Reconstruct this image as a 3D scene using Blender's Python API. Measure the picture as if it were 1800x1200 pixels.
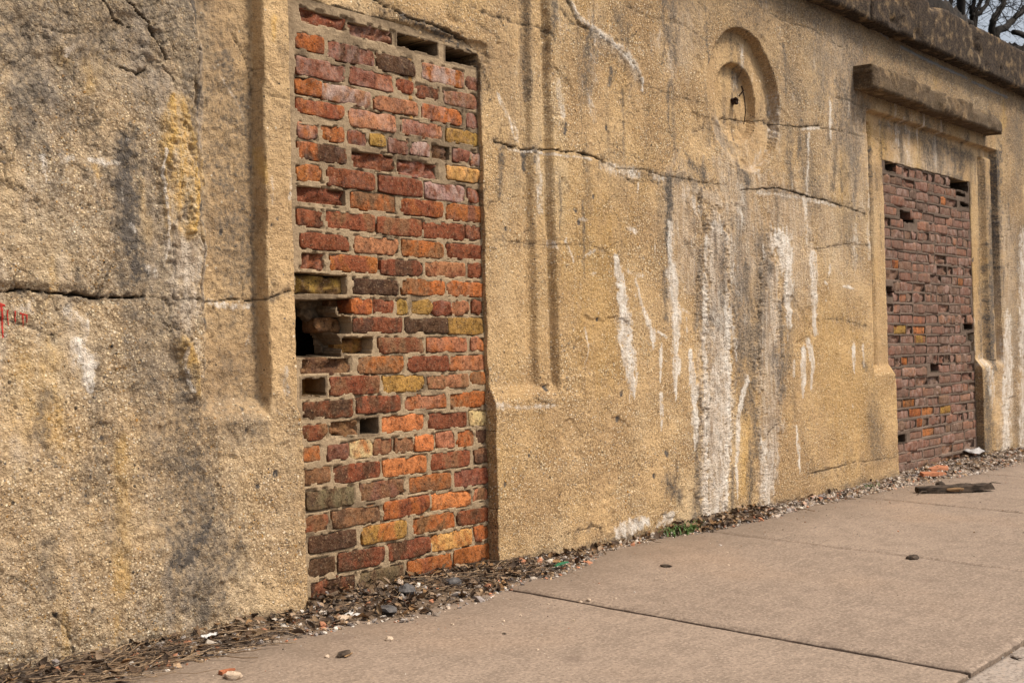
import bpy, math, random
import numpy as np
from mathutils import Vector, Matrix, noise as mnoise
R = math.radians
scene = bpy.context.scene
for o in list(bpy.data.objects): bpy.data.objects.remove(o, do_unlink=True)
COL = scene.collection

# ---------------------------------------------------------------- camera, sky, sun, exposure
cam = bpy.data.cameras.new('camera'); cam_ob = bpy.data.objects.new('camera', cam); COL.objects.link(cam_ob)
cam.sensor_width = 36.0; cam.lens = 36.0 * 2135 / 1800
cam.clip_start = .05; cam.clip_end = 600
cam_ob.location = (-2.6, -3.11, .95)
YAW, PITCH = R(40.3), R(-.59)
fwd = Vector((math.cos(YAW) * math.cos(PITCH), math.sin(YAW) * math.cos(PITCH), math.sin(PITCH)))
cam_ob.rotation_euler = fwd.to_track_quat('-Z', 'Y').to_euler()
cam.dof.use_dof = True; cam.dof.focus_distance = 4.6; cam.dof.aperture_fstop = 9
scene.camera = cam_ob

SUN_AZ, SUN_EL = R(-60), R(55)            # azimuth of the sun seen from the wall (x towards the right, -y the street)
world = bpy.data.worlds.new('World'); scene.world = world; world.use_nodes = True
wn, wl = world.node_tree.nodes, world.node_tree.links
wn.clear()
w_out = wn.new('ShaderNodeOutputWorld'); w_bg = wn.new('ShaderNodeBackground'); w_sky = wn.new('ShaderNodeTexSky')
w_sky.sky_type = 'NISHITA'; w_sky.sun_disc = False; w_sky.sun_elevation = SUN_EL
w_sky.sun_rotation = math.pi / 2 - SUN_AZ; w_sky.dust_density = 5; w_sky.air_density = 1.0
w_hsv = wn.new('ShaderNodeHueSaturation'); w_hsv.inputs['Saturation'].default_value = .5; w_hsv.inputs['Value'].default_value = 1.25    # thin overcast: a pale sky
wl.new(w_sky.outputs[0], w_hsv.inputs['Color']); wl.new(w_hsv.outputs[0], w_bg.inputs[0])
w_bg.inputs[1].default_value = .098
wl.new(w_bg.outputs[0], w_out.inputs[0])
sun = bpy.data.lights.new('sun', 'SUN'); sun.energy = 2.8; sun.angle = R(11); sun.color = (1, .885, .72)
sun_ob = bpy.data.objects.new('sun', sun); COL.objects.link(sun_ob)
sd = Vector((math.cos(SUN_AZ) * math.cos(SUN_EL), math.sin(SUN_AZ) * math.cos(SUN_EL), math.sin(SUN_EL)))
sun_ob.rotation_euler = sd.to_track_quat('Z', 'Y').to_euler(); sun_ob.location = (4, -12, 14)
vs = scene.view_settings
vs.view_transform = 'Standard'; vs.look = 'None'; vs.gamma = 1; vs.use_curve_mapping = False
vs.exposure = .42

BAT = .035                                # the wall leans back: metres of y per metre of height

# ---------------------------------------------------------------- data measured on the wall, in metres (x along it, z up)
# kind (w lime, o ochre, d grime and painted shade, c crack, j slate joint), strength, relief mm, softness, [(x, z, half width)...]
STROKES = [
 ('w',0.7,8,0.5,[(1.534,2.358,0.0161),(1.616,2.294,0.0206),(1.735,2.264,0.0256),(1.879,2.227,0.0311),(2.007,2.174,0.0322),(2.077,2.11,0.0234),(2.079,2.055,0.0187)]),
 ('w',0.6,0,0.9,[(1.09,1.906,0.0105),(1.149,1.818,0.025),(1.214,1.734,0.0292)]),
 ('w',0.6,1,0.9,[(1.33,1.677,0.0264),(1.335,1.441,0.0227)]),
 ('w',0.9,3,0.6,[(2.278,1.444,0.0296),(2.286,1.215,0.0495),(2.309,0.999,0.0547),(2.303,0.782,0.0496),(2.289,0.613,0.0099)]),
 ('w',1,6,0.5,[(1.842,1.26,0.0307),(1.872,1.149,0.0486),(1.891,0.996,0.071),(1.91,0.842,0.0803),(1.94,0.713,0.0495),(1.954,0.636,0.009)]),
 ('w',0.8,3,0.5,[(1.99,1.178,0.0137),(2.013,1.101,0.0184),(2.06,1.01,0.0233),(2.111,0.918,0.0377),(2.118,0.86,0.0142)]),
 ('w',0.9,3,0.5,[(2.155,0.939,0.008),(2.231,0.91,0.0107)]),
 ('w',0.9,3,0.5,[(2.186,0.881,0.0144),(2.171,0.785,0.0192),(2.162,0.701,0.0096)]),
 ('w',0.9,3,0.5,[(2.159,0.64,0.0191),(2.178,0.546,0.024),(2.165,0.478,0.0048)]),
 ('w',1,5,0.5,[(2.427,0.832,0.0256),(2.449,0.669,0.0412),(2.461,0.503,0.0414),(2.448,0.361,0.0103)]),
 ('f',0.95,14,0.5,[(2.699,1.457,0.1101),(2.697,1.314,0.132),(2.695,0.981,0.1704),(2.671,0.746,0.1638),(2.656,0.585,0.1686),(2.634,0.184,0.1513),(2.607,-0.024,0.1287)]),
 ('f',0.95,11,0.5,[(3.244,1.248,0.1131),(3.216,0.983,0.1497),(3.201,0.732,0.1615),(3.202,0.448,0.1304),(3.18,0.281,0.1111),(3.136,-0.029,0.0794)]),
 ('w',1,6,0.4,[(3.344,1.436,0.1029),(3.405,1.378,0.1435),(3.451,1.271,0.0791),(3.448,1.006,0.0592)]),
 ('w',0.9,4,0.5,[(3.755,1.347,0.0635),(3.753,1.105,0.0564),(3.771,0.944,0.0495)]),
 ('w',1,3,0.5,[(3.61,0.823,0.0341),(3.602,0.69,0.0477),(3.587,0.571,0.0136)]),
 ('w',1,3,0.5,[(3.683,0.88,0.0347),(3.716,0.751,0.0419),(3.694,0.617,0.0139)]),
 ('w',0.9,2,0.5,[(3.492,0.766,0.0199),(3.494,0.687,0.0133)]),
 ('w',1,3,0.5,[(4.265,0.855,0.0315),(4.268,0.773,0.0394),(4.254,0.685,0.0079)]),
 ('w',0.8,2,0.5,[(4.393,0.847,0.0243),(4.4,0.729,0.0162)]),
 ('w',1,3,0.4,[(3.497,0.415,0.0133),(3.522,0.285,0.0201),(3.527,0.16,0.0134)]),
 ('w',0.9,4,0.5,[(2.974,0.694,0.0294),(2.916,0.594,0.029),(2.87,0.509,0.0344),(2.838,0.236,0.0227),(2.84,0.077,0.0057)]),
 ('w',0.8,1,0.6,[(3.976,1.307,0.0296),(3.959,1.267,0.0221)]),
 ('w',0.9,1,0.6,[(3.904,1.219,0.0164),(3.932,1.206,0.0099)]),
 ('w',0.8,1,0.6,[(4.142,1.202,0.0135),(4.281,1.196,0.0137)]),
 ('w',0.5,1,0.9,[(4.323,1.56,0.0638),(4.313,1.303,0.0477)]),
 ('w',0.5,1,0.9,[(4.529,1.608,0.0499),(4.514,1.397,0.0332)]),
 ('w',0.95,0,0.9,[(1.81,0.05,0.04),(1.899,0.064,0.0507),(2.036,0.073,0.031)]),
 ('w',0.95,0,0.9,[(2.128,0.035,0.0209),(2.187,0.063,0.0422),(2.251,0.074,0.0266)]),
 ('w',0.6,0,0.9,[(1.011,0.65,0.0223),(1.164,0.633,0.0183),(1.368,0.633,0.0118)]),
 ('w',0.5,0,0.9,[(3.112,2.445,0.0366),(3.114,2.264,0.0305)]),
 ('w',0.5,0,0.9,[(3.392,2.215,0.0521),(3.382,1.95,0.0455)]),
 ('w',0.45,0,0.9,[(3.284,1.908,0.0444),(3.14,1.786,0.0491)]),
 ('w',0.8,1,0.7,[(4.041,2.283,0.0376),(4.035,2.075,0.0225)]),
 ('w',0.7,1,0.7,[(3.759,2.058,0.0212),(3.709,1.714,0.028)]),
 ('w',0.6,0,0.8,[(3.679,1.679,0.0417),(3.706,1.457,0.0559)]),
 ('w',0.7,0,0.7,[(4.611,2.286,0.0339),(4.565,1.646,0.0503)]),
 ('w',0.5,0,0.9,[(1.466,1.982,0.0354),(1.48,1.863,0.0316)]),
 ('w',0.4,0,1,[(1.667,1.975,0.0501),(1.692,1.879,0.042)]),
 ('w',0.4,0,1,[(2.051,2.242,0.0265),(2.088,2.23,0.024)]),
 ('w',0.6,0,0.8,[(1.58,1.422,0.0123),(1.621,1.418,0.0148)]),
 ('w',0.6,0,0.8,[(1.942,1.409,0.0181),(2.019,1.393,0.0209)]),
 ('w',0.7,0,0.7,[(1.494,1.296,0.0119),(1.531,1.237,0.012)]),
 ('w',0.7,0,0.7,[(1.614,1.265,0.0074),(1.677,1.293,0.01)]),
 ('w',0.6,0,0.8,[(1.398,1.315,0.0193),(1.416,1.292,0.0155)]),
 ('w',0.6,0,0.8,[(1.651,1.187,0.0124),(1.685,1.193,0.01)]),
 ('w',0.5,0,0.9,[(1.91,1.214,0.0129),(2.046,1.193,0.0157)]),
 ('w',0.5,0,0.9,[(2.356,1.421,0.0252),(2.374,1.368,0.0202)]),
 ('w',0.5,0,0.8,[(2.377,1.04,0.0109),(2.452,1.022,0.0138)]),
 ('w',0.6,2,0.7,[(2.813,1.002,0.0339),(2.852,0.886,0.0343),(2.857,0.77,0.0171)]),
 ('w',0.4,0,1,[(1.8,1.653,0.0356),(1.976,1.644,0.0469)]),
 ('w',0.6,0,0.9,[(2.235,1.656,0.027),(2.163,1.668,0.0267)]),
 ('w',0.5,0,0.9,[(2.955,1.679,0.0587),(2.945,1.502,0.0819)]),
 ('w',0.4,0,1,[(2.874,1.264,0.0804),(2.975,1.003,0.0589)]),
 ('w',0.8,4,0.7,[(7.02,1.029,0.1047),(6.974,0.679,0.1558),(6.928,0.332,0.1545),(6.872,0.01,0.1148)]),
 ('w',0.7,2,0.8,[(7.432,1.667,0.1259),(7.338,0.851,0.1239),(7.269,0.002,0.1088)]),
 ('w',0.6,0,0.9,[(6.572,0.688,0.1214),(6.635,0.432,0.0981)]),
 ('w',0.5,0,0.8,[(6.434,1.025,0.0475),(6.428,0.691,0.0474)]),
 ('w',0.6,0,0.7,[(5.135,2.32,0.0282),(5.106,2.186,0.0187)]),
 ('w',0.5,0,0.7,[(4.87,2.303,0.0268),(4.853,2.192,0.0178)]),
 ('w',0.6,1,0.8,[(-0.88,1.424,0.015),(-0.873,1.387,0.0117),(-0.87,1.353,0.0034)]),
 ('w',0.5,1,0.8,[(-0.818,1.432,0.032),(-0.783,1.433,0.0129)]),
 ('w',0.7,1,0.8,[(-0.739,1.436,0.0065),(-0.686,1.429,0.0197),(-0.64,1.427,0.01)]),
 ('w',0.6,0,1,[(-0.797,1.731,0.0193),(-0.758,1.751,0.013)]),
 ('w',0.4,0,0.9,[(-0.628,1.503,0.0083),(-0.591,1.505,0.0067)]),
 ('w',0.5,0,0.9,[(-0.634,1.361,0.0056),(-0.631,1.325,0.0075)]),
 ('w',0.5,0,0.9,[(-0.607,1.255,0.0132),(-0.592,1.239,0.0095)]),
 ('w',0.6,0,0.9,[(-0.811,1.003,0.0206),(-0.759,0.979,0.0387),(-0.743,0.931,0.0284)]),
 ('w',0.95,1,0.9,[(-0.778,0.907,0.0279),(-0.759,0.85,0.0352),(-0.747,0.773,0.0106)]),
 ('w',0.5,0,0.9,[(-0.96,1.001,0.0277),(-0.912,1.009,0.0218)]),
 ('w',0.6,1,0.8,[(-0.296,1.032,0.0142),(-0.205,1.019,0.0181),(-0.137,1.027,0.011)]),
 ('w',0.4,0,1,[(-0.151,0.928,0.0136),(-0.16,0.873,0.0113)]),
 ('w',0.4,0,0.9,[(-0.259,1.78,0.0087),(-0.185,1.701,0.009),(-0.141,1.643,0.0091)]),
 ('w',0.6,0,0.8,[(-0.076,1.448,0.0117),(-0.072,1.355,0.0117)]),
 ('w',0.6,0,0.9,[(-0.039,0.816,0.0189),(-0.039,0.741,0.0142)]),
 ('w',0.5,0,0.9,[(0.003,1.474,0.012),(0.0,1.379,0.012)]),
 ('w',0.55,1,1,[(2.701,1.001,0.088),(2.679,0.604,0.1094),(2.63,0.1,0.0971)]),
 ('w',0.55,1,1,[(3.173,0.282,0.0863),(3.133,0.016,0.061)]),
 ('w',0.5,1,1,[(2.852,1.38,0.0915),(2.869,1.177,0.0689)]),
 ('w',0.7,3,0.6,[(-0.491,1.485,0.0079),(-0.504,1.424,0.0079),(-0.491,1.339,0.0079),(-0.479,1.255,0.008),(-0.494,1.134,0.0059)]),
 ('w',0.6,4,0.7,[(-0.431,0.895,0.0101),(-0.446,0.843,0.0101),(-0.414,0.756,0.0122)]),
 ('w',0.5,0,0.9,[(-0.549,1.132,0.0154),(-0.524,1.108,0.0156)]),
 ('w',0.4,0,1,[(-0.415,1.12,0.0286),(-0.407,1.016,0.0246)]),
 ('w',0.75,2,0.9,[(2.604,1.395,0.0269),(2.555,0.889,0.0318),(2.552,0.442,0.037),(2.52,0.056,0.042)]),
 ('w',0.8,2,0.9,[(2.78,1.117,0.0449),(2.768,0.6,0.0503),(2.703,0.035,0.0549)]),
 ('w',0.7,1,1,[(3.116,0.346,0.0487),(3.135,0.045,0.0549)]),
 ('w',0.6,1,1,[(2.62,0.213,0.0969),(2.613,0.003,0.1074)]),
 ('f',0.7,5,0.9,[(2.485,1.638,0.0279),(2.67,1.611,0.04),(2.947,1.532,0.059),(3.179,1.397,0.0727)]),
 ('f',0.6,4,0.9,[(2.83,2.002,0.0569),(2.88,1.877,0.0691),(3.004,1.713,0.0831),(2.945,1.502,0.1053)]),
 ('f',0.6,3,0.9,[(3.702,1.392,0.0977),(3.72,1.136,0.084)]),
 ('f',0.5,2,1,[(3.382,1.624,0.1298),(3.573,1.513,0.1356)]),
 ('f',0.6,3,0.9,[(2.297,1.621,0.0347),(2.287,1.431,0.0346),(2.289,0.999,0.0445)]),
 ('f',0.8,12,0.8,[(-0.44,1.516,0.0526),(-0.432,1.379,0.069),(-0.428,1.206,0.069),(-0.428,1.016,0.0609),(-0.437,0.912,0.0404)]),
 ('f',0.7,10,0.7,[(-0.42,0.912,0.0448),(-0.408,0.756,0.0286)]),
 ('f',0.8,8,0.7,[(-0.324,1.832,0.0191),(-0.328,1.53,0.0191),(-0.338,1.264,0.0211),(-0.343,1.017,0.0189)]),
 ('f',0.5,6,1,[(-0.554,1.824,0.0772),(-0.518,1.712,0.0666),(-0.462,1.6,0.0521)]),
 ('f',0.5,4,1,[(7.065,1.647,0.2111),(7.017,0.854,0.2354),(6.887,0.031,0.179)]),
 ('f',0.5,3,1,[(1.7,2.243,0.0252),(1.957,2.187,0.0419),(2.067,2.1,0.0212)]),
 ('f',0.6,3,0.9,[(5.209,2.067,0.1514),(6.024,2.073,0.1632)]),
 ('d',0.6,0,1,[(4.859,2.266,0.0293),(5.719,2.259,0.0477),(6.494,2.225,0.0426)]),
 ('w',0.5,0,1,[(5.152,2.304,0.0377),(5.117,2.094,0.0468)]),
 ('w',0.5,0,1,[(5.321,2.288,0.0389),(5.284,2.056,0.0387)]),
 ('o',0.5,0,1,[(4.905,2.29,0.0449),(4.868,2.031,0.0535)]),
 ('o',0.5,0,1,[(5.476,2.269,0.0802),(5.439,2.053,0.0796)]),
 ('d',0.5,0,1,[(5.822,2.232,0.0854),(5.828,2.053,0.0855)]),
 ('d',0.5,0,1,[(6.146,2.208,0.0678),(6.132,2.043,0.0677)]),
 ('d',0.5,0,1,[(2.772,1.462,0.0336),(2.741,1.116,0.0445),(2.773,0.887,0.0336)]),
 ('d',0.5,0,1,[(2.99,1.269,0.0473),(3.003,0.885,0.0593),(3.01,0.59,0.0356)]),
 ('d',0.5,0,1,[(3.269,0.822,0.0505),(3.332,0.606,0.0512)]),
 ('d',0.45,0,1,[(1.978,1.67,0.0209),(2.211,1.661,0.0269),(2.566,1.678,0.0226)]),
 ('d',0.4,0,1,[(3.258,1.691,0.0246),(4.16,1.685,0.0271)]),
 ('d',0.45,0,1,[(3.506,2.043,0.0401),(3.506,1.728,0.0401)]),
 ('d',0.4,0,1,[(3.926,2.656,0.1322),(3.941,2.328,0.1031)]),
 ('d',0.4,0,1,[(3.01,2.635,0.0602),(3.189,2.61,0.0615)]),
 ('d',0.4,0,1,[(1.921,2.361,0.0629),(1.963,2.291,0.0454)]),
 ('d',0.5,0,1,[(-0.659,1.408,0.0258),(-0.644,1.244,0.0334),(-0.637,1.079,0.026)]),
 ('d',0.5,0,1,[(-0.943,1.752,0.0812),(-0.897,1.635,0.0663),(-0.933,1.49,0.0652)]),
 ('d',0.45,0,1,[(-0.397,1.749,0.0288),(-0.387,1.54,0.0207)]),
 ('d',0.5,0,1,[(-0.533,0.407,0.0194),(-0.439,0.224,0.0483),(-0.402,0.081,0.0531)]),
 ('d',0.4,0,1,[(-0.544,0.879,0.0193),(-0.508,0.641,0.0235),(-0.494,0.402,0.0276)]),
 ('d',0.4,0,1,[(-0.243,0.839,0.0656),(-0.146,0.727,0.0454)]),
 ('f',0.55,3,1,[(2.382,1.628,0.132),(2.423,1.439,0.1539),(2.449,1.248,0.1136)]),
 ('f',0.6,4,1,[(2.897,1.674,0.2315),(2.943,1.472,0.3514),(2.99,1.269,0.3256),(3.004,1.003,0.2136)]),
 ('f',0.55,3,1,[(3.507,1.54,0.2674),(3.525,1.289,0.2549)]),
 ('f',0.4,2,1,[(4.076,1.578,0.3032),(4.141,1.414,0.2766)]),
 ('w',0.5,2,1,[(2.635,1.467,0.0397),(2.726,1.447,0.0459),(2.825,1.407,0.0349)]),
 ('w',0.5,1,1,[(2.457,1.594,0.0828),(2.532,1.53,0.0528)]),
 ('d',0.5,0,1,[(2.906,1.236,0.0811),(2.909,0.886,0.0927),(2.936,0.534,0.0583)]),
 ('d',0.45,0,1,[(3.18,1.427,0.0743),(3.15,1.124,0.086),(3.083,0.825,0.0725)]),
 ('d',0.4,0,1,[(3.482,1.131,0.0663),(3.426,0.758,0.0524)]),
 ('d',0.4,0,1,[(2.547,1.335,0.0318),(2.508,1.0,0.0367)]),
 ('d',0.45,0,1,[(3.735,1.91,0.0985),(3.794,1.721,0.114)]),
 ('d',0.5,0,1,[(4.206,2.368,0.1559),(4.268,2.137,0.1737),(4.333,1.939,0.128)]),
 ('f',0.5,1,1,[(4.216,2.505,0.3128),(4.35,2.182,0.2733),(4.244,1.794,0.2828)]),
 ('d',0.35,0,1,[(3.496,2.419,0.1335),(3.619,2.248,0.1097)]),
 ('f',0.4,1,1,[(2.45,2.437,0.1553),(2.39,2.261,0.1223)]),
 ('d',0.45,0,1,[(-0.893,1.809,0.0947),(-0.794,1.716,0.0806),(-0.649,1.807,0.0833)]),
 ('d',0.4,0,1,[(-0.848,1.579,0.0795),(-0.745,1.545,0.0651)]),
 ('o',1,8,0.8,[(-0.454,1.656,0.008),(-0.463,1.574,0.0361),(-0.486,1.451,0.0258)]),
 ('o',0.8,4,0.9,[(-0.427,1.553,0.0325),(-0.418,1.38,0.0367),(-0.4,1.26,0.0246)]),
 ('o',0.9,10,0.7,[(-0.417,1.632,0.0143),(-0.398,1.556,0.0185),(-0.372,1.481,0.0208),(-0.381,1.366,0.0269),(-0.4,1.26,0.0185)]),
 ('o',0.7,4,0.7,[(-0.317,1.478,0.0085),(-0.315,1.407,0.0085),(-0.332,1.388,0.0063)]),
 ('o',0.6,3,0.8,[(-0.496,1.424,0.0099),(-0.489,1.322,0.0119),(-0.476,1.221,0.0119)]),
 ('o',0.8,8,0.7,[(-0.444,0.921,0.0141),(-0.412,0.843,0.0286),(-0.394,0.755,0.0144)]),
 ('o',0.6,2,0.8,[(-0.328,1.247,0.0085),(-0.325,1.194,0.0106)]),
 ('o',0.7,0,0.8,[(-0.05,1.974,0.0118),(-0.06,1.897,0.0118)]),
 ('o',0.5,0,1,[(-0.657,0.618,0.0221),(-0.666,0.193,0.0256)]),
 ('o',0.5,0,1,[(-0.819,1.719,0.0289),(-0.803,1.706,0.0225)]),
 ('o',0.5,0,1,[(-0.733,1.702,0.025),(-0.725,1.646,0.0215)]),
 ('o',0.6,0,0.9,[(-0.716,1.419,0.0144),(-0.71,1.387,0.009)]),
 ('o',0.6,0,0.8,[(-0.108,1.537,0.0069),(-0.1,1.427,0.0069)]),
 ('o',0.5,0,1,[(4.208,1.943,0.0935),(4.162,1.719,0.108)]),
 ('o',0.6,0,0.9,[(5.685,2.727,0.0313),(5.687,2.629,0.0313)]),
 ('o',0.7,0,0.9,[(7.085,2.688,0.053),(7.085,2.555,0.0662)]),
 ('o',0.5,0,1,[(2.944,0.475,0.0467),(2.912,0.128,0.0521)]),
 ('o',0.5,0,1,[(2.795,0.887,0.0338),(2.802,0.714,0.0338)]),
 ('o',0.4,0,1,[(4.685,2.261,0.0688),(4.718,2.122,0.0519)]),
 ('o',0.5,0,0.9,[(4.703,2.979,0.0346),(4.689,2.905,0.0258)]),
 ('o',0.6,0,0.8,[(0.23,2.079,0.0066),(0.232,2.039,0.0066)]),
 ('o',0.6,0,0.8,[(0.416,2.059,0.0056),(0.418,2.035,0.0056)]),
 ('o',0.7,0,0.8,[(0.621,2.064,0.009),(0.623,2.03,0.009)]),
 ('o',0.4,0,1,[(-0.511,1.832,0.0098),(-0.509,1.764,0.0098)]),
 ('o',0.75,2,0.9,[(-0.425,1.622,0.0366),(-0.42,1.501,0.053),(-0.416,1.363,0.0531),(-0.411,1.259,0.0368)]),
 ('o',0.55,1,0.9,[(-0.334,1.494,0.0169),(-0.332,1.388,0.019),(-0.345,1.228,0.0189)]),
 ('o',0.7,2,0.9,[(-0.437,0.912,0.0283),(-0.419,0.825,0.0326),(-0.4,0.756,0.0185)]),
 ('o',0.4,0,1,[(-0.566,1.367,0.0268),(-0.547,1.217,0.0232)]),
 ('o',0.35,0,1,[(-0.915,0.854,0.0656),(-0.87,0.665,0.0669)]),
 ('o',0.3,0,1,[(3.955,0.878,0.369),(4.235,0.536,0.3916)]),
 ('o',0.3,0,1,[(1.658,1.341,0.2499),(1.721,0.895,0.2117)]),
 ('d',0.75,0,1,[(-0.61,1.497,0.0414),(-0.619,1.362,0.0525),(-0.604,1.213,0.0452),(-0.583,1.081,0.038)]),
 ('d',0.5,0,1,[(-0.436,0.344,0.0807),(-0.313,0.276,0.0849),(-0.381,0.111,0.0825)]),
 ('d',0.5,0,1,[(-0.433,0.809,0.0364),(-0.418,0.635,0.0692),(-0.404,0.392,0.0982),(-0.421,0.153,0.1218)]),
 ('d',0.45,0,1,[(-0.479,0.981,0.0278),(-0.465,0.741,0.0519),(-0.44,0.568,0.0565)]),
 ('d',0.85,0,1,[(-0.479,0.247,0.0357),(-0.417,0.29,0.0366),(-0.358,0.343,0.0208)]),
 ('d',0.45,0,1,[(-0.772,1.913,0.0879),(-0.809,1.809,0.1037),(-0.894,1.761,0.0997)]),
 ('d',0.4,0,1,[(-0.546,1.775,0.0775),(-0.539,1.657,0.0699)]),
 ('d',0.3,0,1,[(-0.96,1.749,0.0645),(-0.948,1.565,0.0486)]),
 ('d',0.35,0,1,[(-0.518,0.981,0.0469),(-0.482,0.844,0.0238),(-0.45,0.706,0.0321)]),
 ('d',0.4,0,1,[(-0.325,1.796,0.017),(-0.329,1.512,0.0148),(-0.345,1.228,0.0168),(-0.348,0.982,0.0189)]),  # contact shade painted along the recess beside the pier edge
 ('d',0.35,0,1,[(-0.356,0.841,0.0146),(-0.357,0.666,0.0209)]),
 ('d',0.5,0,1,[(-0.595,0.988,0.015),(-0.576,0.98,0.0134)]),
 ('d',0.5,0,0.9,[(-0.877,1.437,0.0221),(-0.821,1.448,0.0128)]),
 ('d',0.4,0,1,[(-0.736,1.576,0.0143),(-0.726,1.597,0.0107)]),
 ('d',0.55,0,0.9,[(1.112,1.68,0.0177),(1.094,1.491,0.014)]),
 ('d',0.5,0,1,[(1.701,2.263,0.0422),(1.652,2.11,0.0499),(1.645,1.96,0.0373)]),
 ('d',0.8,0,0.7,[(1.498,1.822,0.0119),(1.488,1.779,0.0119)]),
 ('d',0.6,0,0.9,[(1.848,2.117,0.0176),(1.818,2.036,0.0174)]),
 ('d',0.45,0,1,[(1.29,2.308,0.0299),(1.283,2.071,0.0261),(1.284,1.907,0.0149)]),  # shade of the near moulding groove, painted dark
 ('d',0.8,0,0.8,[(1.266,1.675,0.0185),(1.264,1.613,0.0148)]),
 ('d',0.6,0,0.9,[(1.312,1.694,0.0188),(1.313,1.647,0.015)]),
 ('d',0.5,0,1,[(1.443,2.34,0.0313),(1.438,2.242,0.0234)]),
 ('d',0.7,0,0.9,[(2.279,1.652,0.0296),(2.283,1.539,0.0346),(2.256,1.402,0.0294),(2.277,1.241,0.0197)]),
 ('d',0.55,0,0.9,[(2.452,1.801,0.0155),(2.491,1.749,0.0313),(2.579,1.725,0.0427),(2.607,1.648,0.0161)]),
 ('d',0.5,0,0.9,[(2.575,1.646,0.016),(2.558,1.532,0.0159),(2.607,1.451,0.0161)]),
 ('d',0.5,0,1,[(2.227,1.212,0.0195),(2.226,0.998,0.0146)]),
 ('d',0.4,0,1,[(2.96,1.768,0.047),(3.018,1.744,0.0476),(2.917,1.412,0.0465),(2.926,1.178,0.0582),(3.011,1.122,0.0594),(3.087,0.884,0.0484)]),
 ('d',0.35,0,1,[(3.642,2.603,0.081),(3.989,2.501,0.1008),(4.372,2.496,0.0875)]),
 ('d',0.45,0,1,[(4.304,2.657,0.1592),(4.37,2.461,0.0968)]),
 ('d',0.5,0,1,[(2.38,2.547,0.0712),(2.345,2.362,0.0705),(2.365,2.256,0.0405)]),
 ('d',0.4,0,1,[(2.503,1.0,0.025),(2.609,1.001,0.0563),(2.746,1.002,0.0573)]),
 ('d',0.45,0,1,[(2.499,0.64,0.0209),(2.462,0.338,0.0258),(2.456,0.036,0.0309)]),
 ('d',0.5,0,1,[(3.092,0.974,0.0303),(3.01,0.59,0.0297),(3.054,0.321,0.0479)]),
 ('d',0.5,0,1,[(3.36,1.067,0.0387),(3.358,0.605,0.0258)]),
 ('d',0.5,0,1,[(3.204,1.307,0.0436),(3.233,1.263,0.0501)]),
 ('d',0.5,0,1,[(2.234,0.223,0.0584),(2.305,0.162,0.0397)]),
 ('d',0.5,0,0.9,[(2.799,0.254,0.0169),(2.793,0.054,0.0225)]),
 ('d',0.5,0,1,[(2.996,0.355,0.0355),(2.965,0.034,0.0293)]),
 ('d',0.6,0,0.9,[(3.665,2.11,0.0277),(3.626,1.93,0.0275)]),
 ('d',0.6,0,0.9,[(3.716,2.036,0.021),(3.74,1.975,0.0141)]),
 ('d',0.5,0,0.9,[(4.021,2.09,0.0225),(4.002,2.021,0.0224)]),
 ('d',0.5,0,0.9,[(4.107,2.033,0.0381),(4.045,1.776,0.0301)]),
 ('d',0.6,0,0.9,[(2.996,1.772,0.0474),(3.016,1.72,0.0476)]),
 ('d',0.35,0,1,[(2.832,2.046,0.0684),(2.883,1.936,0.0807),(2.967,1.887,0.0471)]),
 ('d',0.5,0,1,[(4.36,1.873,0.0402),(4.319,1.732,0.0319)]),
 ('d',0.35,0,1,[(4.233,1.623,0.1409),(4.26,1.454,0.126)]),
 ('d',0.5,0,0.9,[(4.401,0.736,0.0243),(4.424,0.718,0.0325)]),
 ('d',0.4,0,1,[(4.504,0.455,0.0992),(4.536,0.209,0.0998)]),
 ('d',0.7,0,0.9,[(4.679,2.064,0.0429),(4.656,1.51,0.0342),(4.619,0.767,0.0423)]),  # shade painted into the far frame's left groove
 ('d',0.5,0,1,[(5.523,2.352,0.1011),(5.611,2.188,0.1438),(5.81,2.091,0.1491)]),
 ('d',0.6,0,0.9,[(6.271,2.346,0.0694),(6.276,2.139,0.0694)]),
 ('d',0.7,0,1,[(6.932,2.294,0.0904),(6.832,1.633,0.1016),(6.72,0.685,0.0747)]),  # unlit left-facing step of the far frame, its shade painted in
 ('d',0.5,0,0.9,[(6.671,2.18,0.0495),(6.568,0.773,0.0607)]),  # shade painted into the far frame's right groove
 ('d',0.6,0,1,[(6.54,0.604,0.0845),(6.515,0.059,0.1081)]),
 ('d',0.4,0,1,[(7.432,2.668,0.1681),(7.374,2.071,0.1387)]),
 ('d',0.5,0,0.9,[(5.994,2.756,0.0441),(6.004,2.617,0.0552)]),
 ('d',0.5,0,0.9,[(6.783,2.732,0.0631),(6.794,2.582,0.0632)]),
 ('d',0.6,0,0.8,[(5.101,2.732,0.0187),(5.1,2.717,0.0187)]),
 ('d',0.5,0,1,[(6.017,1.991,0.0652),(6.246,2.054,0.0499)]),
 ('d',0.6,0,1,[(4.898,1.961,0.0717),(4.968,1.931,0.0545)]),
 ('d',0.4,0,1,[(0.753,2.089,0.0174),(0.979,2.053,0.0203)]),
 ('d',0.4,0,1,[(0.485,2.11,0.0208),(0.692,2.098,0.0216)]),
 ('d',0.5,0,1,[(0.03,1.952,0.0073),(0.027,1.78,0.0073),(0.021,1.665,0.0049)]),
 ('d',0.4,0,1,[(-0.047,0.797,0.0142),(-0.029,0.741,0.0142)]),
 ('d',0.35,0,1,[(-0.16,0.646,0.0545),(-0.281,0.658,0.071)]),
 ('d',0.6,0,0.8,[(-0.435,-0.008,0.0102),(-0.405,-0.005,0.0103)]),
 ('d',0.35,0,1,[(-0.602,-0.033,0.0329),(-0.301,-0.035,0.0245),(-0.029,-0.023,0.0185)]),
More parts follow.
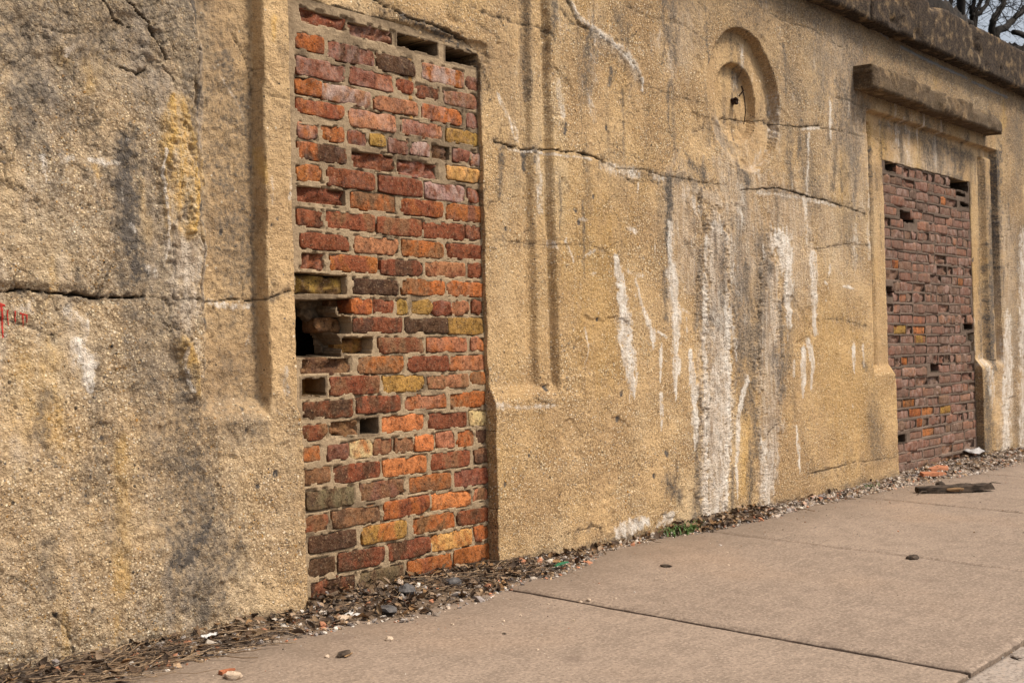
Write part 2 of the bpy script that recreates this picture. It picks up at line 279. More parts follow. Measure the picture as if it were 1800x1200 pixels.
 ('d',0.35,0,1,[(2.474,-0.021,0.041),(3.157,0.013,0.0417)]),
 ('d',0.95,-3,0.3,[(2.203,0.367,0.0145),(2.205,0.361,0.0145)]),
 ('d',0.95,-3,0.3,[(1.497,1.804,0.0119),(1.499,1.8,0.0119)]),
 ('d',0.95,-3,0.3,[(1.571,1.41,0.0122),(1.573,1.405,0.0122)]),
 ('d',0.95,-3,0.3,[(1.549,1.459,0.0121),(1.551,1.455,0.0121)]),
 ('d',0.95,-3,0.3,[(2.093,0.276,0.0094),(2.095,0.27,0.0094)]),
 ('d',0.95,-3,0.3,[(1.792,1.844,0.013),(1.794,1.839,0.013)]),
 ('d',0.95,-3,0.3,[(1.043,0.338,0.0103),(1.044,0.333,0.0103)]),
 ('d',0.95,-3,0.3,[(1.333,0.71,0.0113),(1.335,0.705,0.0113)]),
 ('d',0.95,-3,0.3,[(-0.714,0.641,0.0072),(-0.713,0.638,0.0072)]),
 ('d',0.95,-3,0.3,[(-0.87,0.164,0.0067),(-0.869,0.161,0.0067)]),
 ('d',0.95,-3,0.3,[(-0.762,0.161,0.0053),(-0.761,0.157,0.0053)]),
 ('d',0.95,-3,0.3,[(-0.771,0.482,0.0035),(-0.771,0.479,0.0035)]),
 ('d',0.95,-3,0.3,[(-0.845,0.482,0.0034),(-0.845,0.479,0.0034)]),
 ('d',0.95,-3,0.3,[(-0.758,0.529,0.0035),(-0.757,0.526,0.0035)]),
 ('d',0.95,-3,0.3,[(-0.207,0.631,0.0089),(-0.206,0.627,0.0089)]),
 ('d',0.95,-3,0.3,[(-0.207,0.699,0.0066),(-0.206,0.695,0.0066)]),
 ('d',0.95,-3,0.3,[(-0.094,0.481,0.0093),(-0.093,0.478,0.0093)]),
 ('d',0.95,-3,0.3,[(-0.083,1.289,0.007),(-0.082,1.286,0.007)]),
 ('d',0.95,-3,0.3,[(-0.248,1.26,0.0066),(-0.247,1.257,0.0066)]),
 ('d',0.95,-3,0.3,[(-0.166,0.446,0.0068),(-0.165,0.443,0.0068)]),
 ('d',0.95,-3,0.3,[(1.853,0.665,0.0132),(1.855,0.66,0.0132)]),
 ('d',0.95,-3,0.3,[(1.813,0.553,0.013),(1.814,0.548,0.013)]),
 ('d',0.95,-3,0.3,[(-0.059,1.309,0.0071),(-0.058,1.306,0.0071)]),
 ('d',0.95,-3,0.3,[(1.684,1.527,0.0084),(1.685,1.522,0.0084)]),
 ('d',0.95,-3,0.3,[(1.692,0.995,0.0084),(1.694,0.99,0.0084)]),
 ('d',0.95,-3,0.3,[(1.123,1.357,0.0071),(1.125,1.352,0.0071)]),
 ('d',0.95,-3,0.3,[(1.515,0.873,0.008),(1.517,0.868,0.008)]),
 ('d',0.95,-3,0.3,[(1.192,0.439,0.0072),(1.194,0.434,0.0072)]),
 ('c',1,-26,0.4,[(-1.03,1.05,0.0045),(-1.007,1.05,0.0046),(-0.943,1.058,0.0062),(-0.844,1.05,0.0063),(-0.74,1.041,0.0065),(-0.64,1.044,0.0066),(-0.559,1.043,0.0034)]),
 ('c',0.8,-8,0.4,[(-0.317,1.033,0.0035),(-0.226,1.042,0.0036),(-0.125,1.046,0.0037),(-0.067,1.054,0.0056),(-0.005,1.074,0.0056)]),
 ('c',1,-22,0.4,[(-0.618,1.93,0.005),(-0.571,1.902,0.0068),(-0.518,1.865,0.0103),(-0.506,1.816,0.0069),(-0.491,1.793,0.0052),(-0.464,1.762,0.0052)]),
 ('c',0.9,-14,0.4,[(-0.686,1.907,0.0033),(-0.656,1.868,0.005),(-0.638,1.855,0.005),(-0.607,1.848,0.0034),(-0.582,1.839,0.0034)]),
 ('c',0.8,-12,0.4,[(-0.623,1.715,0.0033),(-0.585,1.714,0.0051),(-0.561,1.705,0.0051),(-0.533,1.726,0.0051)]),
 ('c',0.7,-10,0.4,[(-0.488,1.742,0.0052),(-0.459,1.721,0.0087),(-0.447,1.697,0.0052)]),
 ('c',0.8,-8,0.4,[(-0.349,1.836,0.0053),(-0.32,1.818,0.0054),(-0.304,1.808,0.0036)]),
 ('c',0.7,-6,0.4,[(-0.367,1.657,0.0026),(-0.359,1.579,0.0044),(-0.367,1.507,0.0035)]),
 ('c',0.6,-4,0.4,[(-0.43,1.284,0.0035),(-0.425,1.345,0.0035),(-0.431,1.396,0.0035)]),
 ('c',0.6,-4,0.4,[(-0.19,1.901,0.0018),(-0.157,1.871,0.0018),(-0.14,1.837,0.0019),(-0.119,1.776,0.0019),(-0.112,1.721,0.0019)]),
 ('c',0.5,-4,0.4,[(-1.024,0.297,0.0023),(-0.977,0.278,0.0023),(-0.942,0.254,0.0023),(-0.922,0.22,0.0031)]),
 ('c',0.7,-5,0.4,[(-0.873,0.168,0.0031),(-0.835,0.119,0.0023),(-0.816,0.075,0.0031),(-0.807,0.01,0.0024),(-0.792,-0.016,0.0016)]),
 ('c',0.6,-4,0.4,[(-1.009,0.977,0.0015),(-0.913,0.955,0.0016),(-0.847,0.931,0.0016)]),
 ('c',0.6,-5,0.4,[(-0.505,0.972,0.0026),(-0.46,0.95,0.0034),(-0.42,0.926,0.0035)]),
 ('c',1,-12,0.4,[(1.074,1.699,0.0069),(1.155,1.69,0.0046),(1.282,1.69,0.0059),(1.407,1.705,0.0072),(1.553,1.709,0.0074),(1.692,1.704,0.0075),(1.759,1.689,0.0051)]),
 ('c',0.6,-4,0.4,[(1.759,1.689,0.0038),(1.888,1.669,0.0039),(2.079,1.686,0.004),(2.236,1.669,0.0054),(2.487,1.674,0.0056),(2.619,1.672,0.0043),(2.823,1.682,0.0044)]),
 ('c',0.7,-5,0.4,[(0.952,2.22,0.0034),(1.088,2.204,0.0046),(1.23,2.207,0.0047),(1.323,2.215,0.0048),(1.398,2.199,0.0048),(1.435,2.169,0.0036)]),
 ('c',0.5,-3,0.4,[(0.956,2.161,0.0023),(1.085,2.14,0.0023),(1.119,2.112,0.0023)]),
 ('c',0.7,-5,0.4,[(1.522,2.356,0.0037),(1.579,2.294,0.005),(1.618,2.265,0.005),(1.701,2.263,0.0051),(1.87,2.218,0.0052),(2.002,2.181,0.0053),(2.072,2.101,0.0053)]),
 ('c',0.7,-4,0.4,[(1.48,2.311,0.0024),(1.558,2.265,0.0037),(1.618,2.262,0.0037)]),
 ('c',0.5,-3,0.4,[(2.08,2.076,0.0032),(2.218,2.075,0.0032),(2.4,2.067,0.0042),(2.619,2.071,0.0034)]),
 ('c',1,-8,0.4,[(2.947,2.047,0.0059),(3.12,2.061,0.0061),(3.319,2.075,0.0047),(3.395,2.06,0.0063),(3.663,2.081,0.0065),(3.891,2.123,0.005)]),
 ('c',1,-9,0.4,[(2.955,1.67,0.0065),(3.098,1.686,0.006),(3.4,1.713,0.0078),(3.694,1.7,0.0065),(4.039,1.689,0.0067),(4.474,1.654,0.0053)]),
 ('c',0.6,-3,0.4,[(2.552,1.616,0.0042),(2.558,1.532,0.0028),(2.585,1.45,0.0042),(2.605,1.423,0.0028)]),
 ('c',0.6,-3,0.4,[(4.088,2.31,0.0051),(4.36,2.322,0.007),(4.504,2.3,0.0071),(4.515,2.221,0.0053)]),
 ('c',0.5,-3,0.4,[(2.395,1.383,0.0027),(2.543,1.251,0.0042),(2.496,1.166,0.0028)]),
 ('c',0.8,-6,0.4,[(3.123,1.289,0.006),(3.141,1.184,0.0045),(3.106,1.004,0.006),(3.104,0.765,0.0045),(3.113,0.705,0.003)]),
 ('c',0.7,-6,0.4,[(2.593,0.608,0.0042),(2.56,0.498,0.0042),(2.551,0.428,0.0028)]),
 ('c',0.8,-6,0.4,[(3.152,0.433,0.006),(3.155,0.388,0.006),(3.258,0.442,0.0045)]),
 ('c',0.6,-4,0.4,[(3.436,1.239,0.0062),(3.404,1.145,0.0062),(3.341,0.76,0.0046)]),
 ('c',0.8,-8,0.4,[(3.635,0.141,0.0047),(3.833,0.145,0.0064),(4.055,0.149,0.0083),(4.131,0.156,0.0067)]),
 ('c',0.6,-4,0.4,[(4.131,0.156,0.0033),(4.531,0.146,0.0035),(4.85,0.138,0.0054)]),
 ('c',0.7,-5,0.4,[(1.425,0.094,0.0035),(1.56,0.096,0.0048),(1.609,0.1,0.0049),(1.667,0.083,0.0037)]),
 ('c',0.6,-3,0.4,[(1.671,0.08,0.0025),(1.672,0.018,0.0025)]),
 ('c',0.6,-4,0.4,[(1.3,0.033,0.0023),(1.293,-0.036,0.0035)]),
 ('c',0.5,-3,0.4,[(2.29,0.338,0.0027),(2.285,0.245,0.004),(2.233,0.196,0.004)]),
 ('c',0.6,-3,0.4,[(3.89,1.009,0.0033),(4.113,1.004,0.005),(4.507,0.961,0.0035)]),
 ('c',0.5,-3,0.4,[(3.494,0.694,0.0025),(3.485,0.444,0.0025)]),
 ('c',0.6,-4,0.4,[(3.047,0.203,0.0029),(2.969,0.093,0.0044),(2.954,0.036,0.0044)]),
 ('c',0.6,-3,0.4,[(2.43,1.578,0.0028),(2.452,1.496,0.0028)]),
 ('c',0.5,-2,0.4,[(1.43,1.616,0.0019),(1.506,1.551,0.0019)]),
 ('c',0.5,-3,0.4,[(2.272,1.902,0.0022),(2.344,1.862,0.0022)]),
 ('c',0.6,-3,0.4,[(2.635,1.977,0.0034),(2.612,1.937,0.0034),(2.526,1.915,0.0028)]),
 ('c',0.9,-16,0.4,[(0.447,2.144,0.0041),(0.549,2.117,0.0063),(0.646,2.107,0.0064),(0.791,2.1,0.0088),(0.907,2.082,0.0089),(0.979,2.046,0.0068),(1.017,1.999,0.0045)]),
 ('c',0.7,-8,0.4,[(0.212,2.069,0.004),(0.345,2.072,0.0041),(0.484,2.079,0.0042),(0.491,2.105,0.0031)]),
 ('c',0.7,-8,0.4,[(0.512,2.072,0.0042),(0.69,2.051,0.0043),(0.815,2.052,0.0044),(0.964,2.026,0.0045)]),
 ('d',0.7,0,1,[(0.572,2.105,0.0169),(0.784,2.081,0.0197),(0.962,2.039,0.0203)]),
 ('f',0.6,4,0.9,[(0.236,2.03,0.0159),(0.454,2.028,0.0166),(0.689,2.017,0.0172),(0.927,2.01,0.0134)]),
 ('c',0.6,-5,0.4,[(1.016,1.958,0.0034),(1.042,1.917,0.0046),(1.046,1.849,0.0034)]),
 ('c',0.5,-3,0.4,[(1.759,1.689,0.0025),(1.975,1.618,0.0026),(2.162,1.641,0.0027)]),
 ('c',0.6,-4,0.4,[(1.238,0.667,0.0023),(1.368,0.633,0.0024)]),
 ('w',0.6,0,1,[(1.758,1.674,0.0354),(2.023,1.659,0.0367)]),
 ('w',0.7,0,0.8,[(1.154,1.676,0.0069),(1.357,1.685,0.0095),(1.674,1.69,0.0075)]),
 ('w',0.7,1,0.8,[(3.676,2.07,0.0129),(3.89,2.11,0.0166)]),
 ('w',0.6,0,0.9,[(3.134,1.671,0.0151),(3.584,1.684,0.0159),(4.083,1.672,0.0135)]),
 ('c',0.5,-4,0.4,[(-0.559,1.043,0.0025),(-0.477,1.036,0.0021),(-0.396,1.042,0.0026),(-0.317,1.033,0.0027)]),
 ('c',0.6,-5,0.4,[(3.89,2.11,0.005),(4.189,2.121,0.0041),(4.508,2.132,0.0053)]),
 ('c',0.6,-4,0.4,[(3.317,2.666,0.0047),(3.51,2.648,0.0048),(3.855,2.669,0.005),(4.224,2.626,0.0041)]),
 ('c',0.5,-3,0.4,[(1.969,2.423,0.0032),(2.153,2.407,0.004),(2.45,2.432,0.0034),(2.658,2.392,0.0035)]),
 ('c',0.5,-3,0.4,[(3.722,1.699,0.0039),(3.767,1.525,0.0039),(3.688,1.392,0.0039)]),
 ('c',0.5,-3,0.4,[(1.051,1.307,0.0027),(1.34,1.3,0.0036),(1.657,1.311,0.0025),(1.869,1.271,0.0031)]),
 ('c',0.6,-4,0.4,[(-0.893,1.793,0.0024),(-0.81,1.777,0.0024),(-0.721,1.802,0.002)]),
 ('c',0.5,-4,0.4,[(-0.472,1.221,0.0026),(-0.459,1.118,0.0021),(-0.478,1.015,0.0021)]),
 ('c',0.6,-4,0.4,[(3.772,1.396,0.0049),(4.143,1.448,0.0051),(4.585,1.464,0.0053)]),
 ('j',1,6,0.4,[(3.939,2.853,0.0067),(4.163,2.863,0.0103),(4.478,2.856,0.0124),(4.813,2.831,0.011),(4.899,2.807,0.0074)]),
 ('j',1,6,0.4,[(5.096,2.791,0.0113),(5.557,2.776,0.0138),(6.308,2.774,0.0126)]),
 ('j',1,6,0.4,[(6.4,2.763,0.0106),(7.17,2.758,0.0113)]),
]
BRICKS = [
 (0.098,0.309,1.999,2.049,'R','x'),(0.314,0.542,1.99,2.046,'P','x'),(0.558,0.771,1.994,2.042,'D','h'),(0.814,1.037,1.986,2.036,'D','h'),
 (0.077,0.199,1.902,1.958,'OR',''),(0.213,0.436,1.892,1.955,'PD',''),(0.448,0.642,1.891,1.953,'D',''),(0.683,0.919,1.891,1.957,'OW',''),
 (0.924,1.039,1.892,1.942,'PD',''),(0.074,0.291,1.815,1.875,'P',''),(0.311,0.53,1.818,1.88,'PS',''),(0.546,0.633,1.825,1.872,'R',''),
 (0.65,0.771,1.821,1.869,'RD',''),(0.798,1.023,1.818,1.872,'BP',''),(0.07,0.181,1.75,1.807,'O',''),(0.182,0.411,1.745,1.801,'SW',''),
 (0.432,0.654,1.746,1.797,'S',''),(0.677,0.9,1.742,1.799,'OP',''),(0.925,1.044,1.741,1.8,'PD',''),(0.07,0.283,1.683,1.732,'RO',''),
 (0.309,0.533,1.666,1.736,'SP',''),(0.567,0.784,1.67,1.728,'SP',''),(0.809,1.024,1.672,1.726,'Y',''),(0.072,0.163,1.597,1.65,'PO',''),
 (0.181,0.283,1.603,1.657,'O',''),(0.299,0.391,1.6,1.653,'PR',''),(0.405,0.481,1.611,1.653,'Y',''),(0.498,0.598,1.596,1.651,'P',''),
 (0.612,0.713,1.6,1.651,'PW',''),(0.718,0.826,1.594,1.653,'BD','x'),(0.841,0.94,1.598,1.649,'P',''),(0.946,1.041,1.591,1.65,'SW',''),
 (0.07,0.291,1.528,1.585,'DO',''),(0.32,0.528,1.52,1.588,'R','x'),(0.544,0.75,1.517,1.577,'RP','x'),(0.803,1.028,1.527,1.578,'L',''),
 (0.066,0.181,1.454,1.508,'OR',''),(0.201,0.42,1.447,1.511,'R',''),(0.442,0.668,1.445,1.508,'R',''),(0.682,0.904,1.443,1.505,'PW',''),
 (0.92,1.035,1.447,1.501,'RP',''),(0.061,0.286,1.376,1.439,'R','x'),(0.307,0.531,1.374,1.438,'BO',''),(0.551,0.773,1.375,1.431,'RO',''),
 (0.798,1.026,1.37,1.435,'OP',''),(0.061,0.174,1.299,1.356,'RD',''),(0.194,0.42,1.299,1.358,'RB',''),(0.431,0.662,1.295,1.356,'RB',''),
 (0.67,0.895,1.294,1.353,'R',''),(0.905,1.043,1.301,1.355,'RP',''),(0.073,0.294,1.225,1.276,'R',''),(0.318,0.537,1.221,1.28,'S',''),
 (0.551,0.777,1.219,1.277,'OY',''),(0.792,1.026,1.221,1.279,'R',''),(0.071,0.179,1.15,1.211,'RP','x'),(0.205,0.429,1.151,1.208,'OR',''),
 (0.44,0.662,1.147,1.201,'RD',''),(0.668,0.896,1.148,1.203,'SR',''),(0.912,1.044,1.152,1.209,'R',''),(0.049,0.276,1.075,1.134,'YD','r'),
 (0.308,0.526,1.075,1.13,'D',''),(0.546,0.774,1.078,1.134,'OB',''),(0.79,1.02,1.077,1.132,'OS',''),(0.047,0.229,0.989,1.067,'D','h'),
 (0.239,0.292,1.002,1.054,'B','r'),(0.295,0.393,1.005,1.057,'OR',''),(0.404,0.503,1.006,1.057,'R',''),(0.518,0.573,1.004,1.057,'Y',''),
 (0.594,0.706,1.005,1.059,'Y',''),(0.709,0.809,1.002,1.056,'RP',''),(0.811,0.91,1.003,1.058,'S',''),(0.927,1.038,1.006,1.062,'R',''),
 (0.045,0.177,0.931,0.997,'D','h'),(0.185,0.285,0.938,0.988,'BD','r'),(0.306,0.541,0.936,0.989,'RD',''),(0.559,0.788,0.935,0.989,'D',''),
 (0.791,1.032,0.93,0.992,'Y',''),(0.042,0.258,0.862,0.929,'D','h'),(0.264,0.388,0.865,0.918,'YB','r'),(0.422,0.649,0.862,0.919,'BR',''),
 (0.67,0.895,0.863,0.917,'SO',''),(0.914,1.036,0.865,0.919,'SO',''),(0.065,0.288,0.793,0.852,'DB','x'),(0.318,0.545,0.792,0.85,'BO',''),
 (0.569,0.785,0.792,0.847,'R',''),(0.792,1.033,0.79,0.846,'SO',''),(0.063,0.168,0.723,0.78,'Y','h'),(0.191,0.419,0.72,0.784,'RB',''),
 (0.439,0.649,0.72,0.779,'Y',''),(0.671,0.896,0.724,0.776,'SB',''),(0.912,1.034,0.73,0.779,'OY',''),(0.068,0.291,0.644,0.703,'DR',''),
 (0.307,0.525,0.65,0.709,'RD',''),(0.552,0.77,0.652,0.705,'SO',''),(0.796,1.013,0.644,0.706,'OB',''),(0.063,0.173,0.574,0.624,'RB',''),
 (0.186,0.315,0.573,0.632,'BY','x'),(0.324,0.409,0.577,0.632,'D','h'),(0.423,0.644,0.575,0.635,'N',''),(0.669,0.88,0.572,0.631,'R',''),
 (0.897,1.027,0.57,0.632,'T',''),(0.055,0.138,0.501,0.552,'BO',''),(0.171,0.267,0.496,0.551,'P',''),(0.275,0.381,0.495,0.556,'TO',''),
 (0.387,0.485,0.499,0.556,'BR',''),(0.494,0.587,0.497,0.553,'B',''),(0.596,0.693,0.495,0.555,'N',''),(0.709,0.809,0.495,0.558,'S',''),
 (0.822,0.92,0.491,0.557,'OB',''),(0.937,1.031,0.501,0.557,'DB',''),(0.065,0.181,0.423,0.477,'B',''),(0.199,0.414,0.417,0.477,'RD',''),
 (0.429,0.653,0.416,0.478,'N',''),(0.678,0.894,0.42,0.48,'RB',''),(0.917,1.028,0.426,0.479,'BD',''),(0.073,0.288,0.333,0.402,'GD',''),
 (0.316,0.534,0.341,0.404,'BP',''),(0.556,0.781,0.345,0.404,'OY',''),(0.797,1.021,0.34,0.404,'RP',''),(0.065,0.165,0.261,0.317,'BR',''),
 (0.184,0.412,0.262,0.322,'DB',''),(0.429,0.66,0.263,0.328,'RO',''),(0.673,0.894,0.264,0.331,'N',''),(0.908,1.015,0.275,0.324,'SB',''),
 (0.076,0.289,0.191,0.249,'D',''),(0.319,0.538,0.185,0.256,'YO',''),(0.571,0.797,0.19,0.253,'OB',''),(0.814,1.025,0.193,0.248,'RD',''),
 (0.076,0.191,0.112,0.17,'D',''),(0.203,0.429,0.108,0.174,'DR',''),(0.441,0.663,0.108,0.179,'RD',''),(0.67,0.895,0.11,0.179,'LO',''),
 (0.909,1.023,0.12,0.18,'OR',''),(0.076,0.286,0.033,0.097,'DR',''),(0.303,0.514,0.027,0.094,'GD',''),(0.542,0.778,0.031,0.101,'OR',''),
 (0.786,1.006,0.037,0.109,'O',''),(0.076,0.174,-0.022,0.022,'R',''),(0.193,0.387,-0.031,0.02,'OB',''),(0.422,0.642,-0.036,0.022,'R',''),
 (0.656,0.902,-0.026,0.03,'R',''),(0.916,1.024,-0.026,0.028,'RD',''),
]

# ---------------------------------------------------------------- helpers
def tag(o, label=None, cat=None, group=None, kind=None):
    if label: o['label'] = label
    if cat: o['category'] = cat
    if group: o['group'] = group
    if kind: o['kind'] = kind
    return o
def empty(name, loc=(0, 0, 0), rot=(0, 0, 0)):
    o = bpy.data.objects.new(name, None); COL.objects.link(o)
    o.location = loc; o.rotation_euler = rot; o.empty_display_size = .1
    return o
def link(name, me, mats=None, parent=None, loc=None, rot=None, scale=None):
    o = bpy.data.objects.new(name, me); COL.objects.link(o)
    if mats is not None and not me.materials:
        for m in (mats if isinstance(mats, (list, tuple)) else [mats]): me.materials.append(m)
    if parent is not None: o.parent = parent
    if loc is not None: o.location = loc
    if rot is not None: o.rotation_euler = rot
    if scale is not None: o.scale = scale
    return o
def mesh_np(name, V, F, smooth=None, attrs=None):
    """V (n,3), F (m,k) with k = 3 or 4; attrs: name -> (n,4) point colours"""
    V = np.asarray(V, np.float32); F = np.asarray(F, np.int32)
    me = bpy.data.meshes.new(name); m, k = F.shape
    me.vertices.add(len(V)); me.vertices.foreach_set('co', V.ravel())
    me.loops.add(m * k); me.loops.foreach_set('vertex_index', F.ravel())
    me.polygons.add(m); me.polygons.foreach_set('loop_start', np.arange(0, m * k, k, dtype=np.int32))
    me.polygons.foreach_set('loop_total', np.full(m, k, np.int32))
    sm = np.zeros(m, bool) if smooth is None else (np.full(m, smooth) if isinstance(smooth, bool) else smooth)
    me.polygons.foreach_set('use_smooth', sm)
    if attrs:
        for n, a in attrs.items():
            at = me.attributes.new(n, 'FLOAT_COLOR', 'POINT'); at.data.foreach_set('color', np.asarray(a, np.float32).ravel())
    me.update(calc_edges=True); me.validate()
    return me
def grid_faces(nz, nx, flip=False):
    i = np.arange(nz * nx).reshape(nz, nx)
    a, b, c, d = i[:-1, :-1].ravel(), i[:-1, 1:].ravel(), i[1:, 1:].ravel(), i[1:, :-1].ravel()
    return np.stack([a, d, c, b] if flip else [a, b, c, d], 1)
def _h(ix, iy, s):
    n = (ix.astype(np.int64) * 374761393 + iy.astype(np.int64) * 668265263 + s * 974634777) & 0xffffffff
    n = ((n ^ (n >> 13)) * 1274126177) & 0xffffffff
    n = ((n ^ (n >> 16)) * 2246822519) & 0xffffffff
    return ((n ^ (n >> 15)) & 0xffffff).astype(np.float32) / 16777215.
def vn(x, y, s=0):
    x, y = np.broadcast_arrays(np.asarray(x, np.float64), np.asarray(y, np.float64))
    ix, iy = np.floor(x), np.floor(y); fx, fy = (x - ix).astype(np.float32), (y - iy).astype(np.float32)
    fx = fx * fx * (3 - 2 * fx); fy = fy * fy * (3 - 2 * fy)
    a, b, c, d = _h(ix, iy, s), _h(ix + 1, iy, s), _h(ix, iy + 1, s), _h(ix + 1, iy + 1, s)
    return (a + (b - a) * fx) * (1 - fy) + (c + (d - c) * fx) * fy
def fbm(x, y, s=0, o=4):
    t = 0; a = .5; n = 0
    for i in range(o):
        t = t + a * (vn(x, y, s + i * 17) - .5); n += a; a *= .5; x = x * 2.03; y = y * 2.03
    return t / n * 2          # about -1..1
def sst(a, b, x):
    t = np.clip((x - a) / (b - a), 0, 1); return t * t * (3 - 2 * t)

# ---------------------------------------------------------------- node helper
class NT:
    def __init__(s, name, rough=.9, spec=.25):
        s.m = bpy.data.materials.new(name); s.m.use_nodes = True
        s.t = s.m.node_tree; s.n = s.t.nodes; s.n.clear()
        s.out = s.n.new('ShaderNodeOutputMaterial'); s.b = s.n.new('ShaderNodeBsdfPrincipled')
        s.b.inputs['Roughness'].default_value = rough; s.b.inputs['Specular IOR Level'].default_value = spec
        s.t.links.new(s.b.outputs[0], s.out.inputs[0])
        tc = s.n.new('ShaderNodeTexCoord'); s.obj = tc.outputs['Object']
        s.pos = s.n.new('ShaderNodeNewGeometry').outputs['Position']
    def put(s, sock, v):
        if v is None: return
        if hasattr(v, 'is_output'): s.t.links.new(v, sock)
        elif isinstance(v, (tuple, list)) and len(v) == 3 and sock.type == 'RGBA': sock.default_value = (*v, 1)
        else: sock.default_value = v
    def math(s, op, a, b=None, c=None, clamp=False):
        n = s.n.new('ShaderNodeMath'); n.operation = op; n.use_clamp = clamp
        for i, v in enumerate((a, b, c)): s.put(n.inputs[i], v)
        return n.outputs[0]
    def mul(s, a, b): return s.math('MULTIPLY', a, b)
    def add(s, a, b): return s.math('ADD', a, b)
    def mix(s, f, a, b, mode='MIX'):
        n = s.n.new('ShaderNodeMix'); n.data_type = 'RGBA'; n.blend_type = mode; n.clamp_factor = True
        s.put(n.inputs[0], f); s.put(n.inputs[6], a); s.put(n.inputs[7], b); return n.outputs[2]
    def map(s, v, scale=(1, 1, 1), loc=(0, 0, 0)):
        n = s.n.new('ShaderNodeMapping'); s.put(n.inputs[0], v); n.inputs['Scale'].default_value = scale
        s.put(n.inputs['Location'], loc); return n.outputs[0]
    def noise(s, v, scale, detail=4, rough=.55, dist=0):
        n = s.n.new('ShaderNodeTexNoise'); s.put(n.inputs['Vector'], v); n.inputs['Scale'].default_value = scale
        n.inputs['Detail'].default_value = detail; n.inputs['Roughness'].default_value = rough; n.inputs['Distortion'].default_value = dist
        return n.outputs[0]
    def voro(s, v, scale, feature='F1', rnd=1):
        n = s.n.new('ShaderNodeTexVoronoi'); s.put(n.inputs['Vector'], v); n.inputs['Scale'].default_value = scale
        n.feature = feature; n.inputs['Randomness'].default_value = rnd
        return n.outputs['Distance'], n.outputs.get('Color')
    def ss(s, v, a, b, lo=0., hi=1.):
        n = s.n.new('ShaderNodeMapRange'); n.interpolation_type = 'SMOOTHSTEP'; s.put(n.inputs[0], v)
        n.inputs[1].default_value = a; n.inputs[2].default_value = b; n.inputs[3].default_value = lo; n.inputs[4].default_value = hi
        return n.outputs[0]
    def ramp(s, v, stops, const=False):
        n = s.n.new('ShaderNodeValToRGB'); s.put(n.inputs[0], v); r = n.color_ramp
        if const: r.interpolation = 'CONSTANT'
        while len(r.elements) < len(stops): r.elements.new(.5)
        for e, (p, c) in zip(r.elements, stops): e.position = p; e.color = (*c, 1)
        return n.outputs[0]
    def sep(s, c):
        n = s.n.new('ShaderNodeSeparateColor'); s.put(n.inputs[0], c); return n.outputs
    def attr(s, name, kind='GEOMETRY'):
        n = s.n.new('ShaderNodeAttribute'); n.attribute_type = kind; n.attribute_name = name; return n.outputs
    def bump(s, h, dist=.002, strength=1., prev=None):
        n = s.n.new('ShaderNodeBump'); n.inputs['Strength'].default_value = strength; n.inputs['Distance'].default_value = dist
        s.put(n.inputs['Height'], h)
        if prev: s.put(n.inputs['Normal'], prev)
        return n.outputs[0]
    def done(s, col, normal=None, rough=None):
        s.put(s.b.inputs['Base Color'], col); s.put(s.b.inputs['Normal'], normal); s.put(s.b.inputs['Roughness'], rough)
        return s.m

